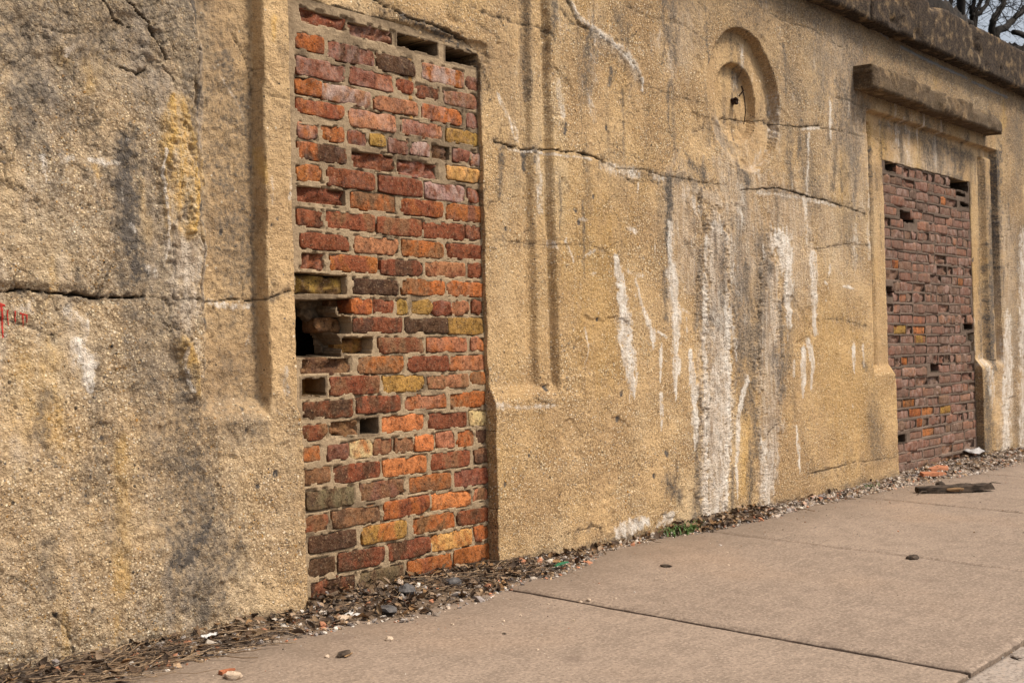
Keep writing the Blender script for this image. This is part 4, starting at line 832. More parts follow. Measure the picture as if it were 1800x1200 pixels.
# rough slab: front grid with relief, sides running back; used for coping blocks, hood, bricks
def slab_mesh(name, xs, zs, depth, back, ring=0., jit=0., seed=0, attrs=None):
    """front at y = depth(x, z) (negative towards the street), sides back to y = back"""
    rnd = np.random.RandomState(seed); nx, nz = len(xs), len(zs)
    x, z = np.meshgrid(xs, zs); x = x.copy(); z = z.copy()
    if jit:
        jx_ = rnd.uniform(-jit, jit, x.shape); jz_ = rnd.uniform(-jit, jit, x.shape); x += jx_; z += jz_
    y = depth(x, z)
    edge = np.zeros(x.shape, bool); edge[0] = edge[-1] = True; edge[:, 0] = edge[:, -1] = True
    y = np.where(edge, y + ring, y)
    fr = np.stack([x, y, z], -1).reshape(-1, 3); F = [grid_faces(nz, nx)]
    i = np.arange(nx * nz).reshape(nz, nx)
    loop = np.concatenate([i[0, :-1], i[:-1, -1], i[-1, :0:-1], i[:0:-1, 0]])
    bk = fr[loop].copy(); bk[:, 1] = back; n = len(loop); b = np.arange(n) + nx * nz
    F.append(np.stack([np.roll(loop, -1), loop, b, np.roll(b, -1)], 1))
    Ff = np.concatenate(F); smf = np.ones(len(Ff), bool); smf[-n:] = False
    return mesh_np(name, np.concatenate([fr, bk]), Ff, smf)

# coping blocks along the top (overhanging), one hood over the far doorway
def coping_depth(seed, hook):
    def f(x, z):
        y = .006 * fbm(x * 8, z * 8, seed, 4) + .004 * fbm(x * 40, z * 40, seed + 5, 3)
        chip = sst(.12, .5, fbm(x * 3.1, z * 3.5, seed + 9, 4)) * sst(3.03, 3.125, z); y = y + .06 * chip
        y = y + .03 * sst(.3, .6, fbm(x * 5, z * 6, seed + 12, 4)) * sst(.12, -.02, np.abs(z - 2.95) - .05)
        return y - .105 + BAT * 2.9 + hook(x, z)
    return f
ends = [(-2.4, 1.43), (1.44, 4.435), (4.447, 7.46), (7.472, 10.5), (10.51, 13.2)]
for k, (a, b) in enumerate(ends):
    hook = (lambda x, z: .045 * sst(.16, .0, np.abs(x - 4.95)) * sst(2.93, 3.03, z) * (.5 + fbm(x * 20, z * 20, 4, 3))) if k == 2 else (lambda x, z: 0 * x)
    n = int((b - a) / (.022 if 1 < k < 4 else .06))
    zs = np.linspace(2.82, 3.125, 18)
    xs = np.linspace(a, b, n)
    me = slab_mesh('coping_block', xs, zs, coping_depth(300 + k * 31, hook), .5, .012, .004, k)
    ob = link('coping_block', me, M['coping'], wall)
def hood_depth(x, z):
    brk = sst(5.0, 5.45, x + .1 * fbm(x * 4, z * 4, 7, 2))
    y = -.125 + .012 * fbm(x * 7, z * 9, 401, 4) + .006 * fbm(x * 34, z * 34, 403, 3)
    y = y + .035 * sst(.0, .5, fbm(x * 3.2, z * 6, 405, 4)) * brk + .05 * sst(.05, .4, fbm(x * 5.5, z * 3, 407, 4)) * sst(2.46, 2.55, z) * brk
    y = y + .03 * sst(2.52, 2.56, z) * sst(.0, .3, fbm(x * 6, z * 2, 409, 3))
    return y + BAT * 2.45
me = slab_mesh('door_hood', np.linspace(4.37, 6.66, 130), np.linspace(2.40, 2.545, 13), hood_depth, .16, .012, .004, 9)
hood_t = concrete('broken_hood_concrete', False, .85)
link('door_hood', me, hood_t, wall)
# rusty bolt stub with a wire in the roundel, two trickles of red paint on the pier
def tube(pts, rad, sides=6, name='tube', closed=True):
    P = [Vector(p) for p in pts]; n = len(P); r = rad if hasattr(rad, '__len__') else [rad] * n
    V, F = [], []
    up = Vector((.13, .31, .94))
    for i in range(n):
        t = (P[min(i + 1, n - 1)] - P[max(i - 1, 0)]).normalized(); a = t.cross(up)
        if a.length < .05: a = t.cross(Vector((1, 0, 0)))
        a.normalize(); b = t.cross(a)
        for k in range(sides):
            q = 2 * math.pi * k / sides; V.append(P[i] + (a * math.cos(q) + b * math.sin(q)) * r[i])
    for i in range(n - 1):
        for k in range(sides):
            k2 = (k + 1) % sides; F.append((i * sides + k, i * sides + k2, (i + 1) * sides + k2, (i + 1) * sides + k))
    V.append(P[0]); V.append(P[-1]); c0, c1 = len(V) - 2, len(V) - 1
    for k in range(sides):
        k2 = (k + 1) % sides; F.append((c0, k2, k, k)); F.append((c1, (n - 1) * sides + k, (n - 1) * sides + k2, (n - 1) * sides + k2))
    return V, F
def mesh_py(name, V, F, smooth=True):
    me = bpy.data.meshes.new(name)
    F = [tuple(dict.fromkeys(f)) for f in F]
    me.from_pydata([tuple(v) for v in V], [], F); me.update()
    me.polygons.foreach_set('use_smooth', [smooth] * len(me.polygons)); return me
def rock_mesh(name, seed, sx, sy, sz, rough=.25, sub=2, smooth=False):
    import bmesh
    bm = bmesh.new(); bmesh.ops.create_icosphere(bm, subdivisions=sub, radius=1)
    off = Vector((seed * 3.7, seed * 1.3, seed * 2.1))
    for v in bm.verts:
        n = mnoise.fractal(v.co * 1.3 + off, 1, 2, 4); v.co *= 1 + rough * n
        c = v.co
        m = max(abs(c.x), abs(c.y), abs(c.z)); c *= 1 + .18 * (1 - m)
        v.co = Vector((c.x * sx, c.y * sy, c.z * sz))
    me = bpy.data.meshes.new(name); bm.to_mesh(me); bm.free()
    me.polygons.foreach_set('use_smooth', [smooth] * len(me.polygons)); return me
by = wall_y(3.08, 2.155)
bolt = link('rusty_bolt', rock_mesh('rusty_bolt', 3, .017, .022, .020, .7, 3), M['iron'], wall, (3.082, by - .010, 2.158))
wy = by - .02
Vt, Ft = tube([(.0, -.03, .02), (.012, -.05, .05), (.008, -.04, .075), (.02, -.05, .02), (.045, -.045, -.05), (.052, -.03, -.12)], [.004, .0035, .0035, .003, .003, .0025])
link('bent_wire', mesh_py('bent_wire', Vt, Ft), M['iron'], bolt)
def ribbon(pts, w):
    V, F = [], []
    sub = []
    for (ax, az), (bx, bz) in zip(pts[:-1], pts[1:]):
        n = max(2, int(math.hypot(bx - ax, bz - az) / .004))
        sub += [(ax + (bx - ax) * i / n, az + (bz - az) * i / n) for i in range(n)]
    sub.append(pts[-1]); n = len(sub)
    for i, (x, z) in enumerate(sub):
        a, b = sub[max(i - 1, 0)], sub[min(i + 1, n - 1)]; L = math.hypot(b[0] - a[0], b[1] - a[1]) or 1
        px, pz = -(b[1] - a[1]) / L, (b[0] - a[0]) / L; ww = w * (1.1 - .7 * i / n) * (.7 + .6 * mnoise.noise(Vector((x * 90, z * 90, 0))) ** 2 + .3 * (i % 3 == 0))
        for s in (-1, 0, 1):
            qx, qz = x + px * ww * s, z + pz * ww * s
            V.append((qx, min(wall_y(qx, qz), wall_y(qx + .003, qz), wall_y(qx - .003, qz + .003)) - (.0022 if s == 0 else .0008), qz))
        if i:
            for k in (0, 1): F.append((3 * i - 3 + k, 3 * i + k, 3 * i + 1 + k, 3 * i - 2 + k))
    return mesh_py('red_paint_drip', V, F)
for q, w in (([(-1.001, 1.016), (-.987, 1.013)], .005), ([(-.998, 1.014), (-.994, .977), (-.997, .925)], .0042), ([(-.98, 1.001), (-.979, .959)], .0028),
             ([(-.96, .999), (-.958, .962)], .0028), ([(-.945, .993), (-.928, .988)], .003), ([(-.938, .993), (-.937, .953)], .0028), ([(-.928, .99), (-.927, .966)], .0025)):
    link('red_paint_drip', ribbon(q, w), M['red'], wall)

# ---------------------------------------------------------------- the two brick infills
PAL = {'R': (.245, .077, .036), 'O': (.42, .138, .040), 'D': (.10, .051, .029), 'P': (.25, .10, .062), 'S': (.41, .175, .088), 'Y': (.41, .235, .062),
       'B': (.235, .12, .058), 'T': (.64, .45, .23), 'L': (.60, .33, .11), 'N': (.60, .215, .075), 'G': (.16, .125, .065), 'W': (.42, .28, .23)}
rng = random.Random(7)
def jitc(c, a=.12): 
    k = 1 + rng.uniform(-a, a); return tuple(max(.01, x * k * (1 + rng.uniform(-.05, .05))) for x in c)
FACE = .050
def brick_mesh(seed, w, h, spall=0, nx=13, nz=7):
    q = np.random.RandomState(seed); s = seed * 7.3
    if spall: nx, nz = 17, 9
    r = .35
    xs = np.linspace(-1, 1, nx); zs = np.linspace(-1, 1, nz)
    xs = np.sign(xs) * (1 - (1 - np.abs(xs)) ** 1.9); zs = np.sign(zs) * (1 - (1 - np.abs(zs)) ** 1.9)
    def warp(me):
        co = np.empty(len(me.vertices) * 3, np.float32); me.vertices.foreach_get('co', co); co = co.reshape(-1, 3)
        u, v = co[:, 0].copy(), co[:, 2].copy()
        # rounded corners + ragged outline
        k = np.maximum(np.abs(u) ** (w / h * 2.2), 0) * np.abs(v) ** 3
        U = u * w / 2 - np.sign(u) * .004 * k; W = v * h / 2 - np.sign(v) * .0035 * k
        for _ in range(q.randint(0, 3)):          # knocked corners and edges
            cu, cv = q.choice([-1, 1]) * q.choice([1, q.uniform(0, 1)]), q.choice([-1, 1]); g = np.exp(-((u - cu) * w / 2 / .016) ** 2 - ((v - cv) * h / 2 / .016) ** 2); W = W - cv * .009 * g * q.uniform(.4, 1); co[:, 1] += .008 * g
        rag_ = .0048 * fbm(U * 55 + s, W * 40, seed % 97, 3)
        W = W + np.sign(v) * np.abs(v) ** 2 * rag_ * 1.1 + .0016 * fbm(U * 9 + s, W * 0, 7, 2)
        U = U + np.sign(u) * np.abs(u) ** 4 * .0035 * fbm(W * 40 + s, U * 9, 5, 3)
        co[:, 0], co[:, 2] = U, W
        me.vertices.foreach_set('co', co.ravel()); me.update()
    tilt, tilt2 = q.uniform(-.003, .003), q.uniform(-.002, .002)
    def dep(x, z):
        y = .0026 * fbm(x * 3.4 + s, z * 1.5, 11, 4) + tilt * x + tilt2 * z + .0006 * (np.abs(x) ** 8 + z ** 6)
        if q.rand() < .3: y = y + .006 * sst(.1, .6, fbm(x * 1.7 + s, z * 1.1, 17, 2))
        if spall: y = y + .004 + (.009 + .010 * spall) * sst(-.35, .45, fbm(x * 2.2 + s, z * 1.6 + s, 13, 4)) + .005 * fbm(x * 5 + s, z * 5, 19, 3)
        return y
    me = slab_mesh('brick', xs, zs, dep, .085, .0012, 0, seed); warp(me)
    return me
def hf_mesh(name, x0, x1, z0, z1, step_, depth, mask, cut=9.):
    xs = np.arange(x0, x1 + step_, step_); zs = np.arange(z0, z1 + step_, step_); x, z = np.meshgrid(xs, zs)
    d = depth(x, z); F = grid_faces(*x.shape); q = d.ravel()[F]; F = F[q.min(1) < cut]; q = q[q.min(1) < cut]; d = np.minimum(d, cut); smf = (q.max(1) - q.min(1)) < .012
    V = np.stack([x.ravel(), (d + BAT * z).ravel(), z.ravel()], 1)
    return mesh_np(name, V, F, smf, {'maskA': mask(x, z, d).reshape(-1, 4)})
LEAN = -math.atan(BAT)
def add_brick(parent, me, x, z, y, c, tone, film, mat):
    o = link('brick', me, mat, parent, (x, y + BAT * z, z), (LEAN, 0, 0))
    c = tuple(.84 * v for v in c); tone = tuple(.84 * v for v in tone); o.color = (*c, 1); o['tone'] = list(tone); o['film'] = float(film); return o
inf1 = empty('brick_infill', (.5, .1, 0)); inf1.location = (0, 0, 0)
tag(inf1, 'tall panel of red and orange bricks with a black hole at its left edge', 'brick infill')
solid, holes = [b for b in BRICKS if b[5] != 'h'], [b for b in BRICKS if b[5] == 'h']
for k, (x0, x1, z0, z1, code, fl) in enumerate(solid):
    x0 = max(x0, .024 + .012 * rng.random()); x1 = min(x1, 1.0 - .012 * rng.random()) if x1 > .97 else x1
    c = jitc(PAL[code[0]]); tone = jitc(PAL[code[1]]) if len(code) > 1 else jitc(tuple(.72 * v for v in PAL[code[0]]))
    y = FACE + rng.uniform(-.002, .003) + {'x': .004, 'r': .05 if code[0] != 'Y' or x0 > .2 else .018}.get(fl, 0)
    film = (.5 if 'W' in code else (.22 if 'P' in code else .08)) * (1 if z0 > 1.4 else .3)
    if len(code) > 1 and code[1] == 'Y': tone = jitc(PAL['B'])
    h = min(max(z1 - z0, .046), .062) + .0035; x0 -= .002; x1 += .002
    add_brick(inf1, brick_mesh(1000 + k, x1 - x0, h, 1 if fl in ('x', 'r') else 0), (x0 + x1) / 2, (z0 + z1) / 2, y, c, tone, film, M['brick'])
def mortar1(x, z):
    d = FACE + .0026 + .0036 * fbm(x * 22, z * 22, 501, 3) + .0016 * fbm(x * 90, z * 90, 503, 2)
    for x0, x1, z0, z1, code, fl in solid:
        m = (x > x0 + .006) & (x < x1 - .006) & (z > z0 + .006) & (z < z1 - .006)
        d = np.where(m, np.maximum(d, FACE + .045 + (.05 if fl == 'r' else 0)), d)
        if fl == 'r': 
            xx = x + .014 * fbm(x * 24, z * 24, 541, 3); zz = z + .008 * fbm(x * 24, z * 24, 543, 3); m = (xx > x0 - .004) & (xx < x1 + .004) & (zz > z0 - .003) & (zz < z1 + .003); d = np.where(m, np.maximum(d, FACE + .09), d)
        g = np.hypot(np.maximum(np.maximum(x0 - x, x - x1), 0), np.maximum(np.maximum(z0 - z, z - z1), 0))
        near = g < .0045
        if near.any(): d = np.where(near, d + .009 * (vn(x * 45, z * 45, 507) > .56), d)
    for x0, x1, z0, z1, code, fl in holes:
        if x0 < .1 and .84 < (z0 + z1) / 2 < 1.06: continue
        xx = x + .006 * fbm(x * 30, z * 30, 511, 3); zz = z + .006 * fbm(x * 30, z * 30, 513, 3)
        m = (xx > x0) & (xx < x1) & (zz > z0) & (zz < z1); d = np.where(m, (FACE + .105 + .012 * fbm(x * 30, z * 30, 515, 3)) if code == 'Y' else .2, d)
    # the big void at the left: bricks gone, rubble core behind
    xx = x + .012 * fbm(x * 18, z * 18, 521, 4); zz = z + .010 * fbm(x * 18, z * 18, 523, 4)
    m = (xx < .235 + .05 * fbm(z * 16, z * 0, 527, 3)) & (zz > .85) & (zz < 1.05); d = np.where(m, np.maximum(d, FACE + .10 + .05 * fbm(x * 14, z * 14, 525, 4)), d)
    m = (xx < .195 - .5 * (zz - .95) + .03 * fbm(z * 30, z * 0, 545, 3)) & (zz > .855) & (zz < 1.04); d = np.where(m, .55, d)
    lump = .0 * np.exp(-((x - .135) / .045) ** 2 - ((z - .90) / .05) ** 2); d = np.where(d < .3, d - lump * (d > FACE + .05), d)
    return d
def mask1(x, z, d):
    a = np.zeros(x.shape + (4,), np.float32)
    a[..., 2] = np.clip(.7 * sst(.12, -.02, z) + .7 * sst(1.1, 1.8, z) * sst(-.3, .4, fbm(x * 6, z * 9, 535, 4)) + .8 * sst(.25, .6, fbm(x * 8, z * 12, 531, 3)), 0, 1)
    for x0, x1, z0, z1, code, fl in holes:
        m = (x > x0 - .01) & (x < x1 + .01) & (z > z0 - .01) & (z < z1 + .01); a[..., 2] = np.where(m, .75, a[..., 2])  # missing-brick holes darkened in colour as deep shade
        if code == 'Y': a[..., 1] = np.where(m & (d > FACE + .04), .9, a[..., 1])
    a[..., 2] = np.where((x < .25) & (z > .84) & (z < 1.06), np.maximum(a[..., 2], np.clip(.98 - 2.5 * np.maximum(x - .2, 0) - 3 * np.maximum(FACE + .03 - d, 0) * 10, .3, .98)), a[..., 2])  # mortar shelf in the void painted dark to read as deep shade
    a[..., 1] = np.maximum(a[..., 1], .8 * (np.abs(x - .62 + .006 * fbm(z * 20, x, 5, 2)) < .008) * (z > 1.72) * (z < 1.96))
    return a
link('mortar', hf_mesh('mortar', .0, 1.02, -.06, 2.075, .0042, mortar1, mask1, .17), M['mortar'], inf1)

inf2 = empty('brick_infill'); tag(inf2, 'broad panel of soot-dulled mauve bricks under the broken hood, filling the far doorway', 'brick infill')
HOLES2 = [(4.93,5.1,1.974,2.03),(6.05,6.40,1.958,2.045),(6.15,6.34,1.915,1.935),(5.154,5.364,1.66,1.725),(6.244,6.40,1.845,1.867),(4.9,5.0,1.163,1.218),(6.225,6.40,.946,.992),
          (6.30,6.47,.866,.916),(6.38,6.47,.794,.849),(5.59,5.786,.659,.707),(5.0,5.12,.208,.256),(5.881,5.98,1.698,1.726)]
WARM2 = [(5.9,1.84),(5.08,1.34),(5.03,.97),(5.48,.97),(5.36,.9),(5.19,.75),(5.13,.47),(5.26,.39),(5.46,.39),(5.36,.31),(5.44,.23),(5.89,.38),(6.23,1.26)]
protos = {}
def proto2(w, v):
    key = (round(w, 2), v)
    if key not in protos: protos[key] = brick_mesh(3000 + len(protos) * 13, round(w, 2) - .004, .0645, 1 if v == 3 else 0, 7, 4)
    return protos[key]
b2 = []
NR = 29; pitch = 2.02 / NR
for r in range(NR):
    z = .005 + (r + .5) * pitch; x = 4.878; k = 0
    header = r % 6 == 4
    w = .11 if (r % 2 and not header) else .215
    if header: w = .11
    while x < 6.40:
        w = min(w, 6.425 - x)
        if w > .05:
            zz = z + .004 * math.sin(x * 3 + r) + rng.uniform(-.002, .002)
            hit = any(h[0] - .01 < x + w / 2 < h[1] + .01 and h[2] - .02 < zz < h[3] + .02 for h in HOLES2)
            if not hit: b2.append((x, w, zz))
        x += w; w = rng.choice([.105, .11]) if header else rng.choice([.20, .215, .215, .22, .11] )
warm = set()
for wx, wz in WARM2:
    j = min(range(len(b2)), key=lambda i: abs(b2[i][0] + b2[i][1] / 2 - wx) * .6 + abs(b2[i][2] - wz)); warm.add(j)
for k, (x, w, z) in enumerate(b2):
    base = rng.choice(['P', 'P', 'P', 'B', 'R', 'P', 'S', 'D'])
    c = tuple(.8 * v for v in jitc(PAL[base], .25)); tone = tuple(.75 * v for v in jitc(PAL[rng.choice('PRBDB')], .25)); film = rng.uniform(.08, .5); y = FACE + .003 + rng.uniform(-.003, .004)
    mat = M['brick2']; v = rng.choice([0, 1, 2, 2, 3]) if rng.random() < .6 else 1
    if k in warm: c = jitc(PAL[rng.choice('OONY')]); film = .02; mat = M['brick']; y += .002; v = 2; c = tuple(.8 * q for q in c)
    elif rng.random() < .04: tone = PAL['O']
    o = add_brick(inf2, proto2(w - .001, v), x + w / 2, z, y, c, tone, film, None)
    o.data.materials.clear() if False else None
    if not o.data.materials: o.data.materials.append(M['brick2'])
    o.material_slots[0].link = 'OBJECT'; o.material_slots[0].material = mat
def mortar2(x, z):
    d = FACE + .0035 + .004 * fbm(x * 20, z * 20, 601, 3)
    for bx, w, bz in b2:
        m = (x > bx + .009) & (x < bx + w - .009) & (np.abs(z - bz) < .023); d = np.where(m, FACE + .05, d)
    for x0, x1, z0, z1 in HOLES2:
        xx = x + .02 * fbm(x * 16, z * 16, 611, 3); zz = z + .008 * fbm(x * 30, z * 30, 613, 3)
        m = (xx > x0) & (xx < x1) & (zz > z0) & (zz < z1); d = np.where(m, FACE + .12, d)
    return d
def mask2(x, z, d):
    a = np.zeros(x.shape + (4,), np.float32); a[..., 2] = np.clip(.5 + .5 * fbm(x * 5, z * 8, 631, 3) - .5 * sst(.6, .0, z), 0, 1)
    for x0, x1, z0, z1 in HOLES2: a[..., 2] = np.where((x > x0 - .02) & (x < x1 + .02) & (z > z0 - .01) & (z < z1 + .01), 1, a[..., 2])  # mortar in the missing-brick holes coloured fully dark
    return a
link('mortar', hf_mesh('mortar', 4.84, 6.47, -.06, 2.06, .0075, mortar2, mask2), M['mortar2'], inf2)

# ---------------------------------------------------------------- ground: pavement slabs, kerb, road, embankment behind the wall
JX = [.78 + 1.566 * k for k in range(-4, 10)]
bed = mesh_py('sidewalk', [(-8, -2.3, -.028), (16, -2.3, -.028), (16, .3, -.028), (-8, .3, -.028)], [(0, 1, 2, 3)], False)
side = link('sidewalk', bed, M['dirt']); tag(side, kind='structure')
def paving(name, x0, x1, y0, y1, mat, seed, chip=.004, dz=0., spall=0.):
    xs = np.unique(np.concatenate([np.linspace(x0, x0 + .06, 9), np.linspace(x0 + .06, x1 - .06, 60), np.linspace(x1 - .06, x1, 9)]))
    ys = np.unique(np.concatenate([np.linspace(y0, y0 + .06, 9), np.linspace(y0 + .06, y1 - .02, 50), np.linspace(y1 - .02, y1, 3)]))
    x, y = np.meshgrid(xs, ys)
    ed = np.minimum(np.minimum(x - x0, x1 - x), y - y0)
    z = dz - .007 * sst(.022, 0, ed + .008 * fbm(x * 14, y * 14, seed, 3)) + .0012 * fbm(x * 5, y * 5, seed + 3, 3)
    z = z - spall * .02 * sst(.05, .0, (y - y0 if spall > 0 else ed) + .05 * fbm(x * 7, y * 7, seed + 5, 3)) * sst(-.1, .3, fbm(x * 4, y * 3, seed + 8, 2))
    inn = (ed <= 1e-6)
    x = x + chip * fbm(y * 24 + seed, x * 24, 5, 3) * np.exp(-np.minimum(x - x0, x1 - x) / .012)
    y = y + chip * 1.2 * fbm(x * 20 + seed, y * 20, 7, 3) * np.exp(-(y - y0) / .012)
    nz, nx = x.shape; fr = np.stack([x, y, z], -1).reshape(-1, 3)
    i = np.arange(nx * nz).reshape(nz, nx); loop = np.concatenate([i[0, :-1], i[:-1, -1], i[-1, :0:-1], i[:0:-1, 0]])
    bk = fr[loop].copy(); bk[:, 2] = -.10; n = len(loop); b = np.arange(n) + nx * nz
    Ff = np.concatenate([grid_faces(nz, nx), np.stack([np.roll(loop, -1), loop, b, np.roll(b, -1)], 1)])
    smf = np.ones(len(Ff), bool); smf[-n:] = False
    return mesh_np(name, np.concatenate([fr, bk]), Ff, smf)
for k, (a, b) in enumerate(zip(JX[:-1], JX[1:])):
    link('paving_slab', paving('paving_slab', a + .0095, b - .0095, -1.905, .26, M['slab'], 700 + k, .007, dz=rng.uniform(-.0015, .0015)), M['slab'], side)
kerb = link('kerb', mesh_py('kerb', [(-8, -2.62, -.03), (16, -2.62, -.03), (16, -1.925, -.03), (-8, -1.925, -.03), (-8, -2.62, -.16), (16, -2.62, -.16)], [(0, 1, 2, 3), (4, 5, 1, 0)], False), M['kerb'])
tag(kerb, kind='structure')
for k in range(-4, 9):
    a = .66 + 1.9 * k
    link('kerb_slab', paving('kerb_slab', a + .004, a + 1.896, -2.6, -1.924, M['kerb'], 800 + k, .006, -.004), M['kerb'], kerb)
link('loose_kerb_flake', rock_mesh('loose_kerb_flake', 12, .075, .028, .008, .3, 2), M['kerb'], kerb, (1.075, -1.957, .0), (0, 0, .15))
road = link('road', mesh_py('road', [(-300, -300, -.14), (300, -300, -.14), (300, .6, -.14), (-300, .6, -.14)], [(0, 1, 2, 3)], False), M['road']); tag(road, kind='structure')
xs = np.linspace(-6, 40, 150); ys = np.concatenate([np.linspace(.3, 4, 26), np.linspace(4.5, 60, 20)]); x, y = np.meshgrid(xs, ys)
zb = 2.96 + .10 * fbm(x * .9, y * .9, 901, 4) + .18 * sst(.6, 3, y) + .02 * np.maximum(y - 4, 0)
emb = link('embankment', mesh_np('embankment', np.stack([x, y, zb], -1).reshape(-1, 3), grid_faces(*x.shape), True), M['earth']); tag(emb, kind='structure')
def mound(name, cx, cy, rx, ry, h, seed, label):
    u = np.linspace(-1, 1, 40); a, b = np.meshgrid(u, u); r = np.hypot(a, b)
    z = h * sst(1.0, .70, r + .16 * fbm(a * 2, b * 2, seed, 3)) + .12 * h * fbm(a * 6, b * 6, seed + 2, 4) * sst(1, .7, r)
    o = link(name, mesh_np(name, np.stack([a * rx, b * ry, z], -1).reshape(-1, 3), grid_faces(40, 40), True), M['earth'], None, (cx, cy, 2.95)); tag(o, label, 'mound'); return o
mound('earth_mound', 8.12, 1.1, 1.0, .26, .86, 911, 'dark earth bank behind the coping below the leftmost tree trunk')
mound('earth_mound', 11.35, 1.1, 1.25, .26, .98, 921, 'dark earth bank behind the coping at the far right corner')
for nm, pts, r, lab in (('fallen_log', [(8.4, 1.0, 3.80), (8.7, 1.05, 3.83), (9.0, 1.1, 3.86), (9.25, 1.1, 3.88)], .03, 'short black log lying on the bank left of the trees'),
                        ('fallen_log', [(10.3, 1.05, 4.0), (10.9, 1.1, 4.08), (11.7, 1.1, 4.15), (12.4, 1.1, 4.2)], .03, 'long dark log lying across the bank at the far right corner')):
    q = []
    for (a, b) in zip(pts[:-1], pts[1:]):
        for i in range(4): q.append([a[j] + (b[j] - a[j]) * i / 4 + rng.uniform(-.012, .012) for j in range(3)])
    V_, F_ = tube(q, [r * rng.uniform(.8, 1.15) for _ in q], 8); tag(link(nm, mesh_py(nm, V_, F_), M['bark']), lab, 'log')

# ---------------------------------------------------------------- bare trees behind the coping
def smooth_path(pts, n=5, wob=.02, rg=rng):
    out = []
    P = [Vector(p) for p in pts]
    for i in range(len(P) - 1):
        p0, p1, p2, p3 = P[max(i - 1, 0)], P[i], P[i + 1], P[min(i + 2, len(P) - 1)]
        for k in range(n):
            t = k / n; a = 2 * p1; b = p2 - p0; c = 2 * p0 - 5 * p1 + 4 * p2 - p3; d = 3 * p1 - p0 - 3 * p2 + p3
            out.append((a + b * t + c * t * t + d * t ** 3) * .5 + Vector([rg.uniform(-wob, wob) for _ in range(3)]))
    out.append(P[-1]); return out
def grow(path, r0, depth, rg, acc):
    """twigs along a path, collected as tubes in acc"""
    L = len(path)
    nb = 7 if depth == 2 else 5
    for _ in range(nb):
        i = rg.randrange(max(1, L // 4), L); p = path[i]; d = (path[min(i + 1, L - 1)] - path[max(i - 1, 0)]).normalized()
        side = Vector((rg.gauss(0, 1), rg.gauss(0, .8), rg.gauss(.1, .8))).normalized()
        d = (d * .55 + side * .9).normalized(); ln = rg.uniform(.5, 1.1) * (1. if depth == 2 else .55); q = [p]
        n = 6
        for k in range(n):
            d = (d + Vector((rg.gauss(0, .22), rg.gauss(0, .22), rg.gauss(.05, .22)))).normalized(); q.append(q[-1] + d * ln / n)
        r = r0 * (.4 if depth == 2 else .5)
        acc.append((q, [r * (1 - .75 * k / n) for k in range(n + 1)]))
        if depth > 0: grow(q, r, depth - 1, rg, acc)
def tree(label, stems, seed, ntw=2):
    rg = random.Random(seed)
    root = empty('bare_tree', (stems[0][0][0][0], stems[0][0][0][1], stems[0][0][0][2])); base = Vector(root.location)
    tag(root, label, 'tree')
    acc = []
    for s, (pts, r0) in enumerate(stems):
        path = smooth_path(pts, 5, .012, rg); n = len(path)
        V_, F_ = tube([p - base for p in path], [r0 * (1.15 - .6 * i / n) * rg.uniform(.92, 1.08) for i in range(n)], 8)
        link('trunk' if s == 0 else 'branch', mesh_py('stem', V_, F_), M['bark'], root)
        grow(path, max(.012, r0 * .42), ntw, rg, acc)
    Vs, Fs = [], []
    for q, r in acc:
        V_, F_ = tube([p - base for p in q], r, 4); o = len(Vs); Vs += V_; Fs += [tuple(i + o for i in f) for f in F_]
    tag(link('twigs', mesh_py('twigs', Vs, Fs), M['bark'], root), kind='stuff')
    return root
tree('bare grey trunk of the leftmost tree standing behind the coping', [([(10.30, 1.6, 3.1), (10.31, 1.6, 4.3), (10.29, 1.6, 4.66), (10.2, 1.7, 5.6)], .046)], 3, 2)
tree('bare forked shrub with three slim leaning stems, between the two thicker trees', [([(10.62, 1.62, 3.1), (10.66, 1.6, 4.2), (10.6, 1.6, 4.36), (10.68, 1.6, 4.55), (10.8, 1.6, 5.4)], .030),
     ([(10.7, 1.6, 3.1), (10.72, 1.6, 4.23), (10.87, 1.6, 4.41), (11.21, 1.6, 4.65), (11.9, 1.6, 5.3)], .030), ([(10.66, 1.55, 3.1), (10.65, 1.6, 4.25), (10.78, 1.6, 4.44), (10.98, 1.6, 4.62), (11.3, 1.6, 5.3)], .024)], 5, 2)
tree('bare spreading tree with two thick black limbs at the far right corner', [([(11.22, 1.6, 3.1), (11.25, 1.6, 4.2), (11.34, 1.6, 4.45), (11.6, 1.6, 4.65), (11.8, 1.6, 4.9), (12.2, 1.6, 5.7)], .042),
     ([(11.3, 1.6, 3.3), (11.36, 1.6, 4.22), (11.7, 1.6, 4.39), (12.06, 1.6, 4.6), (12.45, 1.6, 4.8), (13.4, 1.6, 5.4)], .045)], 8, 2)
tree('thin bare tree farther back, its twigs crossing the sky', [([(15.0, 4.2, 3.0), (15.2, 4.2, 4.6), (15.5, 4.3, 5.6), (16, 4.3, 7)], .06), ([(15.1, 4.2, 3.6), (15.8, 4.1, 4.9), (16.6, 4.1, 6), (17, 4, 7)], .05)], 11, 2)

